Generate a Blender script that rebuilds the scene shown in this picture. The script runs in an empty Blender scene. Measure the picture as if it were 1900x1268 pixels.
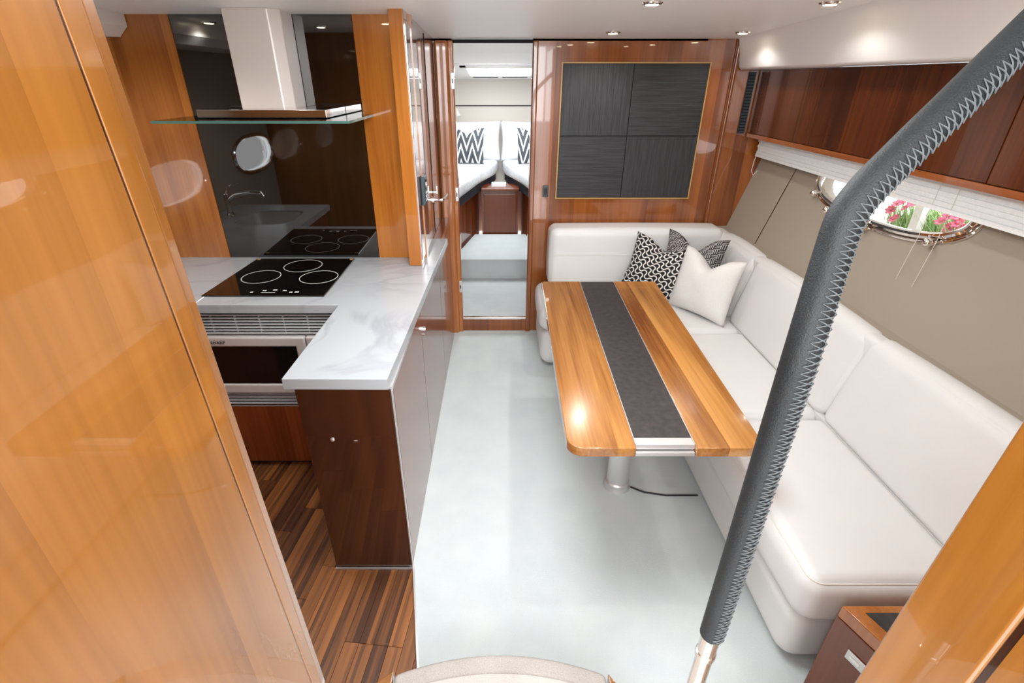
import bpy, bmesh, math, random
from mathutils import Vector, Matrix
R = math.radians
random.seed(7)
sc = bpy.context.scene
C = sc.collection

# ------------------------------------------------------------------ camera
H = 1.75
cam = bpy.data.cameras.new('camera'); camo = bpy.data.objects.new('camera', cam); C.objects.link(camo)
cam.sensor_width = 36.0; cam.lens = 36.0 * 927 / 1900
cam.shift_x = (950 - 928) / 1900
cam.clip_start = 0.02
camo.location = (0, 0, H); camo.rotation_euler = (R(90 - 27.7), 0, 0)
sc.camera = camo
# ------------------------------------------------------------------ world, light, exposure
w = bpy.data.worlds.new('overcast_sky'); sc.world = w; w.use_nodes = True
wb = w.node_tree.nodes['Background']; wb.inputs[0].default_value = (0.93, 0.97, 1.0, 1); wb.inputs[1].default_value = 3.0
sc.view_settings.view_transform = 'Standard'; sc.view_settings.look = 'None'
sc.view_settings.exposure = 0.45; sc.view_settings.gamma = 1.0; sc.view_settings.use_curve_mapping = False

def area_light(name, loc, rot, sx, sy, power, col):
    l = bpy.data.lights.new(name, 'AREA'); l.shape = 'RECTANGLE'; l.size = sx; l.size_y = sy
    l.energy = power; l.color = col
    o = bpy.data.objects.new(name, l); C.objects.link(o); o.location = loc; o.rotation_euler = rot
    return o
# daylight falling through the open companionway hatch above and behind the steps
area_light('companionway_daylight', (0.08, -1.0, 1.85), (R(86), 0, 0), 1.1, 1.3, 26, (0.97, 0.985, 1.0))
# daylight of the saloon deck hatch over the aisle
area_light('saloon_hatch_daylight', (-0.02, 1.42, 2.015), (0, 0, 0), 0.56, 0.72, 17, (0.95, 0.975, 1.0))
# daylight of the deck hatch in the forward cabin
area_light('forward_hatch_daylight', (0.0, 5.05, 1.76), (0, 0, 0), 0.5, 0.6, 14, (0.93, 0.97, 1.0))

# ------------------------------------------------------------------ geometry helpers: a shape is (verts, faces)
def box(x0, x1, y0, y1, z0, z1, b=0.0, s=2):
    bm = bmesh.new()
    bmesh.ops.create_cube(bm, size=1)
    for v in bm.verts:
        v.co = Vector((x0 + (v.co.x + .5) * (x1 - x0), y0 + (v.co.y + .5) * (y1 - y0), z0 + (v.co.z + .5) * (z1 - z0)))
    if b > 0:
        bmesh.ops.bevel(bm, geom=bm.edges[:], offset=b, segments=s, profile=.5, affect='EDGES')
    return from_bm(bm)
def from_bm(bm):
    bm.verts.index_update()
    V = [v.co.copy() for v in bm.verts]; F = [[v.index for v in f.verts] for f in bm.faces]
    bm.free(); return V, F
def join(*gs):
    V = []; F = []
    for g in gs:
        n = len(V); V += g[0]; F += [[i + n for i in f] for f in g[1]]
    return V, F
def xf(g, fn): return [Vector(fn(v)) for v in g[0]], g[1]
def mv(g, d): d = Vector(d); return [v + d for v in g[0]], g[1]
def prism(pts, vec, b=0.0, s=2):
    """polygon pts (3D) extruded along vec"""
    bm = bmesh.new(); vec = Vector(vec)
    a = [bm.verts.new(p) for p in pts]; c = [bm.verts.new(Vector(p) + vec) for p in pts]
    n = len(pts)
    bm.faces.new(a[::-1]); bm.faces.new(c)
    for i in range(n): bm.faces.new((a[i], a[(i + 1) % n], c[(i + 1) % n], c[i]))
    bmesh.ops.recalc_face_normals(bm, faces=bm.faces[:])
    if b > 0: bmesh.ops.bevel(bm, geom=bm.edges[:], offset=b, segments=s, profile=.5, affect='EDGES')
    return from_bm(bm)
def tube(pts, r, n=12, caps=True, closed=False, up=None):
    pts = [Vector(p) for p in pts]; m = len(pts)
    rs = r if isinstance(r, (list, tuple)) else [r] * m
    V = []; F = []; nrm = None
    for i in range(m):
        if closed: t = (pts[(i + 1) % m] - pts[i - 1]).normalized()
        else: t = (pts[min(i + 1, m - 1)] - pts[max(i - 1, 0)]).normalized()
        if nrm is None:
            u = Vector(up) if up else (Vector((0, 0, 1)) if abs(t.z) < .9 else Vector((0, -1, 0)))
            nrm = (u - t * u.dot(t)).normalized()
        else: nrm = (nrm - t * nrm.dot(t)).normalized()
        bn = t.cross(nrm)
        for k in range(n):
            a = 2 * math.pi * k / n
            V.append(pts[i] + (nrm * math.cos(a) + bn * math.sin(a)) * rs[i])
    mm = m if closed else m - 1
    for i in range(mm):
        j = (i + 1) % m
        for k in range(n):
            F.append([i * n + k, i * n + (k + 1) % n, j * n + (k + 1) % n, j * n + k])
    if caps and not closed:
        F.append(list(range(n))[::-1]); F.append([(m - 1) * n + k for k in range(n)])
    return V, F
def lathe(prof, cx, cy, n=32):
    V = []; F = []
    for r, z in prof:
        for k in range(n):
            a = 2 * math.pi * k / n; V.append(Vector((cx + r * math.cos(a), cy + r * math.sin(a), z)))
    for i in range(len(prof) - 1):
        for k in range(n): F.append([i * n + k, i * n + (k + 1) % n, (i + 1) * n + (k + 1) % n, (i + 1) * n + k])
    F.append(list(range(n))[::-1]); F.append([(len(prof) - 1) * n + k for k in range(n)])
    return V, F
def softbox(x0, x1, y0, y1, z0, z1, r, puff=0.0, n=6):
    """rounded, slightly stuffed box"""
    c = Vector(((x0 + x1) / 2, (y0 + y1) / 2, (z0 + z1) / 2)); h = Vector(((x1 - x0) / 2, (y1 - y0) / 2, (z1 - z0) / 2))
    r = min(r, h.x, h.y, h.z)
    def par(hh):
        i = max(hh - r, 0); L = []
        for k in range(n): L.append(-hh + r * (1 - math.cos(math.pi / 2 * k / n)) if False else -hh + r * k / n)
        mid = 6
        for k in range(mid + 1): L.append(-i + 2 * i * k / mid)
        for k in range(n): L.append(i + r * (k + 1) / n)
        out = [L[0]]
        for q in L[1:]:
            if q - out[-1] > 1e-6: out.append(q)
        return out
    P = [par(h.x), par(h.y), par(h.z)]
    bm = bmesh.new(); idx = {}
    def put(p):
        key = tuple(round(q, 6) for q in p)
        if key in idx: return idx[key]
        v = Vector(p)
        inner = Vector([max(-(h[a] - r), min(h[a] - r, v[a])) for a in range(3)])
        d = v - inner
        if d.length > 1e-9:
            # cube-to-sphere for even spacing
            d = d.normalized() * r
        q = inner + d
        if puff:
            nn = d.normalized()
            u = [v[a] / h[a] for a in range(3)]
            ax = max(range(3), key=lambda a: abs(nn[a]))
            o = [a for a in range(3) if a != ax]
            q = q + nn * puff * (1 - u[o[0]] ** 2) * (1 - u[o[1]] ** 2)
        idx[key] = bm.verts.new(q + c); return idx[key]
    for ax in range(3):
        a, b = [(1, 2), (2, 0), (0, 1)][ax]
        for sgn in (-1, 1):
            for i in range(len(P[a]) - 1):
                for j in range(len(P[b]) - 1):
                    q = []
                    for (ii, jj) in ((i, j), (i + 1, j), (i + 1, j + 1), (i, j + 1)):
                        p = [0, 0, 0]; p[ax] = sgn * h[ax]; p[a] = P[a][ii]; p[b] = P[b][jj]; q.append(put(p))
                    if sgn < 0: q = q[::-1]
                    if len(set(q)) == 4:
                        try: bm.faces.new(q)
                        except ValueError: pass
    return from_bm(bm)
def empty(name, loc, rot=None):
    o = bpy.data.objects.new(name, None); o.empty_display_size = .05; C.objects.link(o); o.location = loc
    if rot: o.rotation_euler = rot
    return o
def mk(name, g, mat, parent=None, smooth=35, local=False, origin=None):
    V, F = g
    V = [Vector(v) for v in V]
    o_loc = Vector((0, 0, 0))
    if parent is not None:
        if not local:
            b = parent
            off = Vector((0, 0, 0))
            while b is not None: off += b.location; b = b.parent
            V = [v - off for v in V]
    else:
        lo = Vector([min(v[a] for v in V) for a in range(3)]); hi = Vector([max(v[a] for v in V) for a in range(3)])
        o_loc = Vector(origin) if origin else Vector(((lo.x + hi.x) / 2, (lo.y + hi.y) / 2, lo.z))
        if not local: V = [v - o_loc for v in V]
        else: o_loc = Vector((0, 0, 0))
    me = bpy.data.meshes.new(name); me.from_pydata(V, [], F); me.update()
    bm = bmesh.new(); bm.from_mesh(me); bmesh.ops.recalc_face_normals(bm, faces=bm.faces[:]); bm.to_mesh(me); bm.free()
    if smooth:
        for p in me.polygons: p.use_smooth = True
        me.set_sharp_from_angle(angle=R(smooth))
    wn_ = smooth == 35
    if mat: me.materials.append(mat)
    o = bpy.data.objects.new(name, me); C.objects.link(o); o.location = o_loc
    if parent is not None: o.parent = parent
    if wn_:
        md = o.modifiers.new('weighted_normals', 'WEIGHTED_NORMAL'); md.keep_sharp = True; md.weight = 100
    return o
def tag(o, label, cat, group=None):
    o['label'] = label; o['category'] = cat
    if group: o['group'] = group
    return o
def struct(o, label=None):
    o['kind'] = 'structure'
    if label: o['label'] = label
    return o
def sub(name, o_src, parent, loc=None):
    c = o_src.copy(); C.objects.link(c); c.parent = parent
    if loc is not None: c.location = loc
    return c

# ------------------------------------------------------------------ materials
def s2l(c): return tuple((x / 12.92 if x <= .04045 else ((x + .055) / 1.055) ** 2.4) for x in [q / 255 for q in c])
def col(c): return s2l(c) + (1,)
def newmat(name):
    m = bpy.data.materials.new(name); m.use_nodes = True
    nt = m.node_tree; return m, nt, nt.nodes['Principled BSDF']
def plain(name, c, rough=.5, metal=0, coat=0, ior=1.5, spec=.5, emit=None, estr=0):
    m, nt, p = newmat(name)
    p.inputs['Base Color'].default_value = col(c); p.inputs['Roughness'].default_value = rough
    p.inputs['Metallic'].default_value = metal; p.inputs['Coat Weight'].default_value = coat
    p.inputs['Coat Roughness'].default_value = .03; p.inputs['IOR'].default_value = ior
    p.inputs['Specular IOR Level'].default_value = spec
    if emit: p.inputs['Emission Color'].default_value = col(emit); p.inputs['Emission Strength'].default_value = estr
    return m
def N(nt, t, **kw):
    n = nt.nodes.new(t)
    for k, v in kw.items():
        if k.startswith('i_'):
            key = k[2:]; key = int(key) if key.isdigit() else key.replace('_', ' ')
            n.inputs[key].default_value = v
        else: setattr(n, k, v)
    return n
def wood(name, dark, light, across='x', grain='z', plank=.09, rough=.22, coat=1.0, tint=.16, gs=1.0, objrand=0.0, coatr=.03, cior=1.5):
    m, nt, p = newmat(name); L = nt.links.new
    tc = N(nt, 'ShaderNodeTexCoord')
    ax = {'x': 0, 'y': 1, 'z': 2}
    sca = [9.0 * gs] * 3; sca[ax[grain]] = .9 * gs
    scb = [95.0 * gs] * 3; scb[ax[grain]] = 2.4 * gs
    sep = N(nt, 'ShaderNodeSeparateXYZ'); L(tc.outputs['Object'], sep.inputs[0])
    dv = N(nt, 'ShaderNodeMath', operation='DIVIDE', i_1=plank); L(sep.outputs[ax[across]], dv.inputs[0])
    fl = N(nt, 'ShaderNodeMath', operation='FLOOR'); L(dv.outputs[0], fl.inputs[0])
    oi = N(nt, 'ShaderNodeObjectInfo')
    ad = N(nt, 'ShaderNodeMath', operation='MULTIPLY_ADD', i_1=57.0 if objrand else 0.0); L(oi.outputs['Random'], ad.inputs[0]); L(fl.outputs[0], ad.inputs[2])
    wn = N(nt, 'ShaderNodeTexWhiteNoise', noise_dimensions='1D'); L(ad.outputs[0], wn.inputs['W'])
    vsc = N(nt, 'ShaderNodeVectorMath', operation='SCALE', i_Scale=6.0); L(wn.outputs['Color'], vsc.inputs[0])
    va = N(nt, 'ShaderNodeVectorMath', operation='ADD'); L(tc.outputs['Object'], va.inputs[0]); L(vsc.outputs[0], va.inputs[1])
    mp = N(nt, 'ShaderNodeMapping', i_Scale=sca); L(va.outputs[0], mp.inputs[0])
    n1 = N(nt, 'ShaderNodeTexNoise', i_Scale=1.0, i_Detail=5.0, i_Distortion=.8); L(mp.outputs[0], n1.inputs['Vector'])
    mp2 = N(nt, 'ShaderNodeMapping', i_Scale=scb); L(va.outputs[0], mp2.inputs[0])
    n2 = N(nt, 'ShaderNodeTexNoise', i_Scale=1.0, i_Detail=3.0); L(mp2.outputs[0], n2.inputs['Vector'])
    mx = N(nt, 'ShaderNodeMath', operation='MULTIPLY_ADD', i_1=.35); L(n2.outputs[0], mx.inputs[0])
    s1 = N(nt, 'ShaderNodeMath', operation='MULTIPLY', i_1=.75); L(n1.outputs[0], s1.inputs[0]); L(s1.outputs[0], mx.inputs[2])
    tn = N(nt, 'ShaderNodeMath', operation='MULTIPLY_ADD', i_1=tint * 2, i_2=-tint); L(wn.outputs['Value'], tn.inputs[0])
    sm = N(nt, 'ShaderNodeMath', operation='ADD'); L(mx.outputs[0], sm.inputs[0]); L(tn.outputs[0], sm.inputs[1])
    if objrand:
        o2 = N(nt, 'ShaderNodeMath', operation='MULTIPLY_ADD', i_1=.34, i_2=-.24); L(oi.outputs['Random'], o2.inputs[0])
        s3 = N(nt, 'ShaderNodeMath', operation='ADD'); L(sm.outputs[0], s3.inputs[0]); L(o2.outputs[0], s3.inputs[1]); sm = s3
    rp = N(nt, 'ShaderNodeValToRGB'); L(sm.outputs[0], rp.inputs[0])
    rp.color_ramp.elements[0].position = .3; rp.color_ramp.elements[0].color = col(dark)
    rp.color_ramp.elements[1].position = .78; rp.color_ramp.elements[1].color = col(light)
    L(rp.outputs[0], p.inputs['Base Color'])
    p.inputs['Roughness'].default_value = rough; p.inputs['Coat Weight'].default_value = coat
    p.inputs['Coat Roughness'].default_value = coatr; p.inputs['Coat IOR'].default_value = cior
    return m

M = {}
M['honey'] = wood('honey_wood_lacquer', (120, 70, 18), (164, 106, 42), 'y', 'z', .16, tint=.10, gs=.8, coatr=.02, cior=1.48)
M['honey_x'] = wood('honey_wood_lacquer_galley', (148, 80, 22), (194, 122, 46), 'x', 'z', .12, tint=.10)
M['cherry'] = wood('cherry_wood_lacquer', (104, 50, 14), (160, 90, 34), 'x', 'z', .085, tint=.14)
M['cherry_lit'] = wood('cherry_wood_lacquer_jamb_lit', (140, 76, 32), (196, 122, 62), 'x', 'z', .05, tint=.10)  # jamb copy of the cherry, brightened in colour as if light reached it
M['cherry_y'] = wood('cherry_wood_lacquer_cabinets', (66, 28, 7), (108, 52, 16), 'y', 'z', .13, tint=.07, coat=.7, cior=1.4)
M['cherry_trim'] = wood('cherry_wood_trim', (128, 62, 26), (180, 108, 56), 'x', 'y', .5, tint=.05)
M['table'] = wood('table_cherry_lacquer', (120, 64, 22), (200, 142, 76), 'x', 'y', .09, tint=.08, rough=.18)
M['walnut'] = wood('dark_walnut_lacquer', (46, 22, 13), (74, 38, 24), 'x', 'z', .3, tint=.04)
M['walnut_y'] = wood('glossy_brown_lacquer', (104, 52, 28), (130, 70, 42), 'y', 'z', .4, tint=.03, cior=1.4, coat=.45)
M['mirror_brown'] = wood('mirror_gloss_brown_lacquer', (96, 52, 34), (122, 72, 50), 'y', 'z', .4, tint=.03, cior=3.2, coatr=.015)
M['redbrown'] = wood('red_cherry_lacquer', (104, 44, 18), (148, 72, 32), 'x', 'z', .1, tint=.08)
M['teak'] = wood('teak_strip_floor', (76, 43, 22), (168, 106, 54), 'x', 'y', .0128, rough=.42, coat=.15, tint=.13, gs=1.3, objrand=1, coatr=.2)
M['white_gel'] = plain('white_gelcoat', (250, 249, 247), .3, coat=.2)
M['ceil'] = plain('ceiling_vinyl', (250, 249, 248), .42)
M['hull'] = plain('beige_hull_liner', (160, 149, 134), .6)
M['cabinwall'] = plain('cream_cabin_liner', (226, 220, 210), .6)
M['steel'] = plain('polished_steel', (226, 218, 212), .12, metal=1)
M['satin'] = plain('satin_aluminium', (222, 220, 219), .42, metal=.85)
M['brushed'] = plain('brushed_steel', (236, 228, 222), .42, metal=.35)
M['grey_al'] = plain('grey_aluminium_slat', (206, 209, 211), .4, metal=.1)
M['chrome'] = plain('chrome', (235, 228, 222), .06, metal=1)
M['black_glass'] = plain('black_smoked_glass', (16, 12, 10), .02, ior=2.1)
M['hob_glass'] = plain('hob_black_glass', (8, 8, 9), .04, ior=1.6)
M['ring'] = plain('white_print', (225, 225, 222), .5)
M['gold_print'] = plain('gold_bevel', (190, 150, 90), .4)
M['black'] = plain('black_plastic', (18, 18, 20), .4)
M['shadow_gap'] = plain('dark_gap', (14, 10, 8), .8)
M['micro'] = plain('microwave_silver', (206, 200, 195), .32, metal=.2)
M['micro_glass'] = plain('microwave_window', (20, 14, 13), .06)
M['slate'] = plain('slate_switch', (52, 66, 72), .35)
M['pillow_white'] = plain('white_bed_linen', (238, 238, 238), .85)
M['thread'] = plain('grey_lacing_thread', (104, 109, 111), .6)
M['dark_base'] = plain('dark_mattress_base', (36, 38, 44), .7)
M['post'] = plain('white_post_paint', (240, 242, 240), .5)
M['concrete'] = plain('white_quay', (226, 222, 222), .8)
M['stem'] = plain('grass_green', (168, 196, 136), .7)
M['pink'] = plain('pink_petal', (238, 120, 156), .6)
M['lamp'] = plain('lamp_glow', (255, 240, 214), .5, emit=(255, 236, 206), estr=30)
M['daylit'] = plain('daylit_hatch_lens', (245, 250, 255), .4, emit=(240, 247, 255), estr=1.5)
M['cord'] = plain('white_cord', (225, 222, 214), .7)

def leather():
    m, nt, p = newmat('white_leather'); L = nt.links.new
    tc = N(nt, 'ShaderNodeTexCoord')
    n = N(nt, 'ShaderNodeTexNoise', i_Scale=5.0, i_Detail=3.0); L(tc.outputs['Object'], n.inputs[0])
    rp = N(nt, 'ShaderNodeValToRGB'); L(n.outputs[0], rp.inputs[0])
    rp.color_ramp.elements[0].color = col((214, 213, 211)); rp.color_ramp.elements[1].color = col((222, 221, 219))
    L(rp.outputs[0], p.inputs['Base Color'])
    n2 = N(nt, 'ShaderNodeTexNoise', i_Scale=420.0, i_Detail=2.0); L(tc.outputs['Object'], n2.inputs[0])
    b = N(nt, 'ShaderNodeBump', i_Strength=.08, i_Distance=.002); L(n2.outputs[0], b.inputs['Height'])
    L(b.outputs[0], p.inputs['Normal']); p.inputs['Roughness'].default_value = .48
    return m
M['leather'] = leather()
def fabric(name, c1, c2, scale=300, bump=.3, rough=.9, dist=.002):
    m, nt, p = newmat(name); L = nt.links.new
    tc = N(nt, 'ShaderNodeTexCoord')
    n = N(nt, 'ShaderNodeTexNoise', i_Scale=scale, i_Detail=3.0); L(tc.outputs['Object'], n.inputs[0])
    n0 = N(nt, 'ShaderNodeTexNoise', i_Scale=scale / 60, i_Detail=3.0); L(tc.outputs['Object'], n0.inputs[0])
    a = N(nt, 'ShaderNodeMath', operation='MULTIPLY_ADD', i_1=.4); L(n0.outputs[0], a.inputs[0])
    s = N(nt, 'ShaderNodeMath', operation='MULTIPLY', i_1=.6); L(n.outputs[0], s.inputs[0]); L(s.outputs[0], a.inputs[2])
    rp = N(nt, 'ShaderNodeValToRGB'); L(a.outputs[0], rp.inputs[0])
    rp.color_ramp.elements[0].position = .35; rp.color_ramp.elements[1].position = .65
    rp.color_ramp.elements[0].color = col(c1); rp.color_ramp.elements[1].color = col(c2)
    L(rp.outputs[0], p.inputs['Base Color'])
    b = N(nt, 'ShaderNodeBump', i_Strength=bump, i_Distance=dist); L(n.outputs[0], b.inputs['Height']); L(b.outputs[0], p.inputs['Normal'])
    p.inputs['Roughness'].default_value = rough
    return m
M['carpet'] = fabric('grey_carpet', (198, 207, 208), (214, 221, 220), 420, .5)
M['step_carpet'] = fabric('beige_step_carpet', (182, 175, 168), (202, 196, 190), 380, .6)
M['step_edge'] = fabric('grey_beige_step_nosing', (156, 148, 142), (186, 179, 173), 380, .6)
M['cushion_white'] = fabric('white_linen', (216, 213, 209), (228, 226, 222), 260, .15)
M['quilt'] = fabric('white_quilt', (214, 216, 218), (236, 238, 240), 30, .5, dist=.01)
M['rail_leather'] = fabric('charcoal_rail_leather', (18, 21, 23), (38, 43, 46), 500, .5, .55)
M['inlay'] = fabric('charcoal_table_inlay', (36, 33, 33), (62, 57, 56), 40, .05, .42)
M['blind'] = fabric('pale_blind_fabric', (238, 242, 241), (248, 250, 249), 90, .2)
def wave_panel(name, ax):
    m, nt, p = newmat(name); L = nt.links.new
    tc = N(nt, 'ShaderNodeTexCoord')
    sca = [85, 85, 85]; sca[ax] = 5
    mp = N(nt, 'ShaderNodeMapping', i_Scale=sca); L(tc.outputs['Object'], mp.inputs[0])
    n = N(nt, 'ShaderNodeTexNoise', i_Scale=1.0, i_Detail=3.0, i_Distortion=.5); L(mp.outputs[0], n.inputs[0])
    rp = N(nt, 'ShaderNodeValToRGB'); L(n.outputs[0], rp.inputs[0])
    rp.color_ramp.elements[0].position = .3; rp.color_ramp.elements[1].position = .75
    rp.color_ramp.elements[0].color = col((30, 31, 33)); rp.color_ramp.elements[1].color = col((54, 55, 58))
    L(rp.outputs[0], p.inputs['Base Color'])
    b = N(nt, 'ShaderNodeBump', i_Strength=.55, i_Distance=.004); L(n.outputs[0], b.inputs['Height']); L(b.outputs[0], p.inputs['Normal'])
    p.inputs['Roughness'].default_value = .5
    return m
M['wave_v'] = wave_panel('charcoal_wave_vertical', 2); M['wave_h'] = wave_panel('charcoal_wave_horizontal', 0)
def marble():
    m, nt, p = newmat('white_marble'); L = nt.links.new
    tc = N(nt, 'ShaderNodeTexCoord')
    wv = N(nt, 'ShaderNodeTexNoise', i_Scale=1.7, i_Detail=5.0, i_Distortion=1.6); L(tc.outputs['Object'], wv.inputs[0])
    sb = N(nt, 'ShaderNodeMath', operation='SUBTRACT', i_1=.5); L(wv.outputs[0], sb.inputs[0])
    ab = N(nt, 'ShaderNodeMath', operation='ABSOLUTE'); L(sb.outputs[0], ab.inputs[0])
    rp = N(nt, 'ShaderNodeValToRGB'); L(ab.outputs[0], rp.inputs[0])
    rp.color_ramp.elements[0].position = 0.0; rp.color_ramp.elements[0].color = col((154, 157, 161))
    rp.color_ramp.elements[1].position = .05; rp.color_ramp.elements[1].color = col((170, 173, 176))
    n = N(nt, 'ShaderNodeTexNoise', i_Scale=2.3, i_Detail=2.0); L(tc.outputs['Object'], n.inputs[0])
    r2 = N(nt, 'ShaderNodeValToRGB'); L(n.outputs[0], r2.inputs[0]); r2.color_ramp.elements[0].position = .42; r2.color_ramp.elements[1].position = .6
    mx = N(nt, 'ShaderNodeMix', data_type='RGBA'); L(r2.outputs[0], mx.inputs[0]); mx.inputs[6].default_value = col((170, 173, 176)); L(rp.outputs[0], mx.inputs[7])
    L(mx.outputs[2], p.inputs['Base Color']); p.inputs['Roughness'].default_value = .22
    return m
M['marble'] = marble()
def pane(name, tint=(1, 1, 1), refl=.6):
    m = bpy.data.materials.new(name); m.use_nodes = True; nt = m.node_tree; L = nt.links.new
    nt.nodes.remove(nt.nodes['Principled BSDF']); out = nt.nodes['Material Output']
    t = N(nt, 'ShaderNodeBsdfTransparent'); t.inputs[0].default_value = tint + (1,)
    g = N(nt, 'ShaderNodeBsdfGlossy'); g.inputs['Roughness'].default_value = .02
    fr = N(nt, 'ShaderNodeFresnel', i_IOR=1.5); ml = N(nt, 'ShaderNodeMath', operation='MULTIPLY', i_1=refl); L(fr.outputs[0], ml.inputs[0])
    mx = N(nt, 'ShaderNodeMixShader'); L(ml.outputs[0], mx.inputs[0]); L(t.outputs[0], mx.inputs[1]); L(g.outputs[0], mx.inputs[2])
    L(mx.outputs[0], out.inputs[0]); return m
M['pane'] = pane('window_glass'); M['hood_glass'] = pane('green_tinted_glass', (.80, .92, .89), 1.0)
M['hood_edge'] = plain('green_glass_edge', (70, 110, 102), .1)

def uvnodes(nt, n, rot=0):
    L = nt.links.new
    tc = N(nt, 'ShaderNodeTexCoord'); mp = N(nt, 'ShaderNodeMapping', i_Scale=(n, n, 1), i_Rotation=(0, 0, rot)); L(tc.outputs['UV'], mp.inputs[0])
    sep = N(nt, 'ShaderNodeSeparateXYZ'); L(mp.outputs[0], sep.inputs[0])
    return mp, sep
def m2(nt, op, a, b=None, c=None):
    n = N(nt, 'ShaderNodeMath', operation=op)
    for i, q in enumerate((a, b, c)):
        if q is None: continue
        if isinstance(q, (int, float)): n.inputs[i].default_value = q
        else: nt.links.new(q, n.inputs[i])
    return n.outputs[0]
def finish_bw(m, nt, p, fac, dark, light):
    mx = N(nt, 'ShaderNodeMix', data_type='RGBA'); nt.links.new(fac, mx.inputs[0])
    mx.inputs[6].default_value = col(dark); mx.inputs[7].default_value = col(light)
    nt.links.new(mx.outputs[2], p.inputs['Base Color']); p.inputs['Roughness'].default_value = .85
    return m
def scallop():
    # interlocking open arcs: waves of half circles, alternating
    m, nt, p = newmat('black_white_arc_weave'); mp, sep = uvnodes(nt, 13, R(38))
    x, y = sep.outputs[0], sep.outputs[1]
    fx, fy = m2(nt, 'FLOOR', x), m2(nt, 'FLOOR', y)
    par = m2(nt, 'PINGPONG', fx, 1.0)
    u, v = m2(nt, 'FRACT', x), m2(nt, 'FRACT', y)
    uf = m2(nt, 'ADD', m2(nt, 'MULTIPLY', u, m2(nt, 'SUBTRACT', 1.0, par)), m2(nt, 'MULTIPLY', m2(nt, 'SUBTRACT', 1.0, u), par))
    def ring(cx, cy):
        dx, dy = m2(nt, 'SUBTRACT', uf, cx), m2(nt, 'SUBTRACT', v, cy)
        d = m2(nt, 'SQRT', m2(nt, 'ADD', m2(nt, 'MULTIPLY', dx, dx), m2(nt, 'MULTIPLY', dy, dy)))
        return m2(nt, 'LESS_THAN', m2(nt, 'ABSOLUTE', m2(nt, 'SUBTRACT', d, .5)), .115)
    return finish_bw(m, nt, p, m2(nt, 'MAXIMUM', ring(0, 0), ring(1, 1)), (22, 18, 18), (222, 218, 212))
def basket():
    m, nt, p = newmat('charcoal_basket_weave'); mp, sep = uvnodes(nt, 12)
    x, y = sep.outputs[0], sep.outputs[1]
    par = m2(nt, 'PINGPONG', m2(nt, 'ADD', m2(nt, 'FLOOR', x), m2(nt, 'FLOOR', y)), 1.0)
    def st(q): return m2(nt, 'LESS_THAN', m2(nt, 'FRACT', m2(nt, 'MULTIPLY', q, 3.0)), .34)
    f = m2(nt, 'ADD', m2(nt, 'MULTIPLY', st(x), par), m2(nt, 'MULTIPLY', st(y), m2(nt, 'SUBTRACT', 1.0, par)))
    return finish_bw(m, nt, p, f, (34, 31, 34), (196, 190, 188))
def zigzag():
    m, nt, p = newmat('grey_white_zigzag'); mp, sep = uvnodes(nt, 1)
    x, y = sep.outputs[0], sep.outputs[1]
    t = m2(nt, 'PINGPONG', m2(nt, 'MULTIPLY', x, 6.0), 1.0)
    f = m2(nt, 'LESS_THAN', m2(nt, 'FRACT', m2(nt, 'ADD', m2(nt, 'MULTIPLY', y, 2.3), m2(nt, 'MULTIPLY', t, 1.25))), .34)
    return finish_bw(m, nt, p, f, (66, 70, 76), (226, 226, 226))
M['arc'] = scallop(); M['basket'] = basket(); M['zigzag'] = zigzag()

def zc(y): return 2.0 - .0378 * (y - 2.6)      # ceiling height falls forward

# ================================================================== STRUCTURE
# carpet floor with a thin edge strip against the galley planks
fl = mk('floor', prism([(-.345, 1.36, 0.0), (-.37, 1.37, 0.0), (-.37, 3.5, 0.0), (1.7, 3.5, 0.0), (1.7, .35, 0.0), (.65, .35, 0.0), (.65, -.3, 0.0), (-.2, -.3, 0.0), (-.2, .6, 0.0)], (0, 0, .012)), M['carpet'], smooth=0)
struct(fl, 'pale grey carpet of the saloon floor')
e1 = Vector((-.345, 1.36, .004)); e2 = Vector((-.2, .6, .004))
nn = Vector((-(e2 - e1).y, (e2 - e1).x, 0)).normalized() * -.007
mk('edge_strip', prism([e1, e2, e2 + nn, e1 + nn], (0, 0, .013)), M['satin'], fl, smooth=0)
# galley floor of separate teak boards
gf = mk('floor_galley', box(-2.0, .2, .2, 2.62, -.05, -.012), M['shadow_gap'], smooth=0); struct(gf, 'teak strip floor of the galley')
ang = R(-6); ca, sa = math.cos(ang), math.sin(ang)
PW, PL = .052, .44
bm_plank = mk('plank', box(-PW / 2 + .0004, PW / 2 - .0004, -PL / 2 + .0005, PL / 2 - .0005, -.010, 0, .0008, 1), M['teak'], smooth=0, local=True)
first = True
for i in range(-24, 8):
    for j in range(-1, 5):
        yoff = .15 * ((i // 4) % 3)
        lx = i * PW; ly = .52 + j * PL + yoff
        X = -.3 + lx * ca - (ly - 1.166) * sa; Y = 1.0 + lx * sa + (ly - 1.0) * ca
        if X < -1.45 or X > -.1 or Y < .3 or Y > 2.15: continue
        o = bm_plank if first else bm_plank.copy()
        if not first: C.objects.link(o)
        first = False
        o.parent = gf; o.location = Vector((X, Y, 0)) - gf.location; o.rotation_euler = (0, 0, ang)
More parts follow.
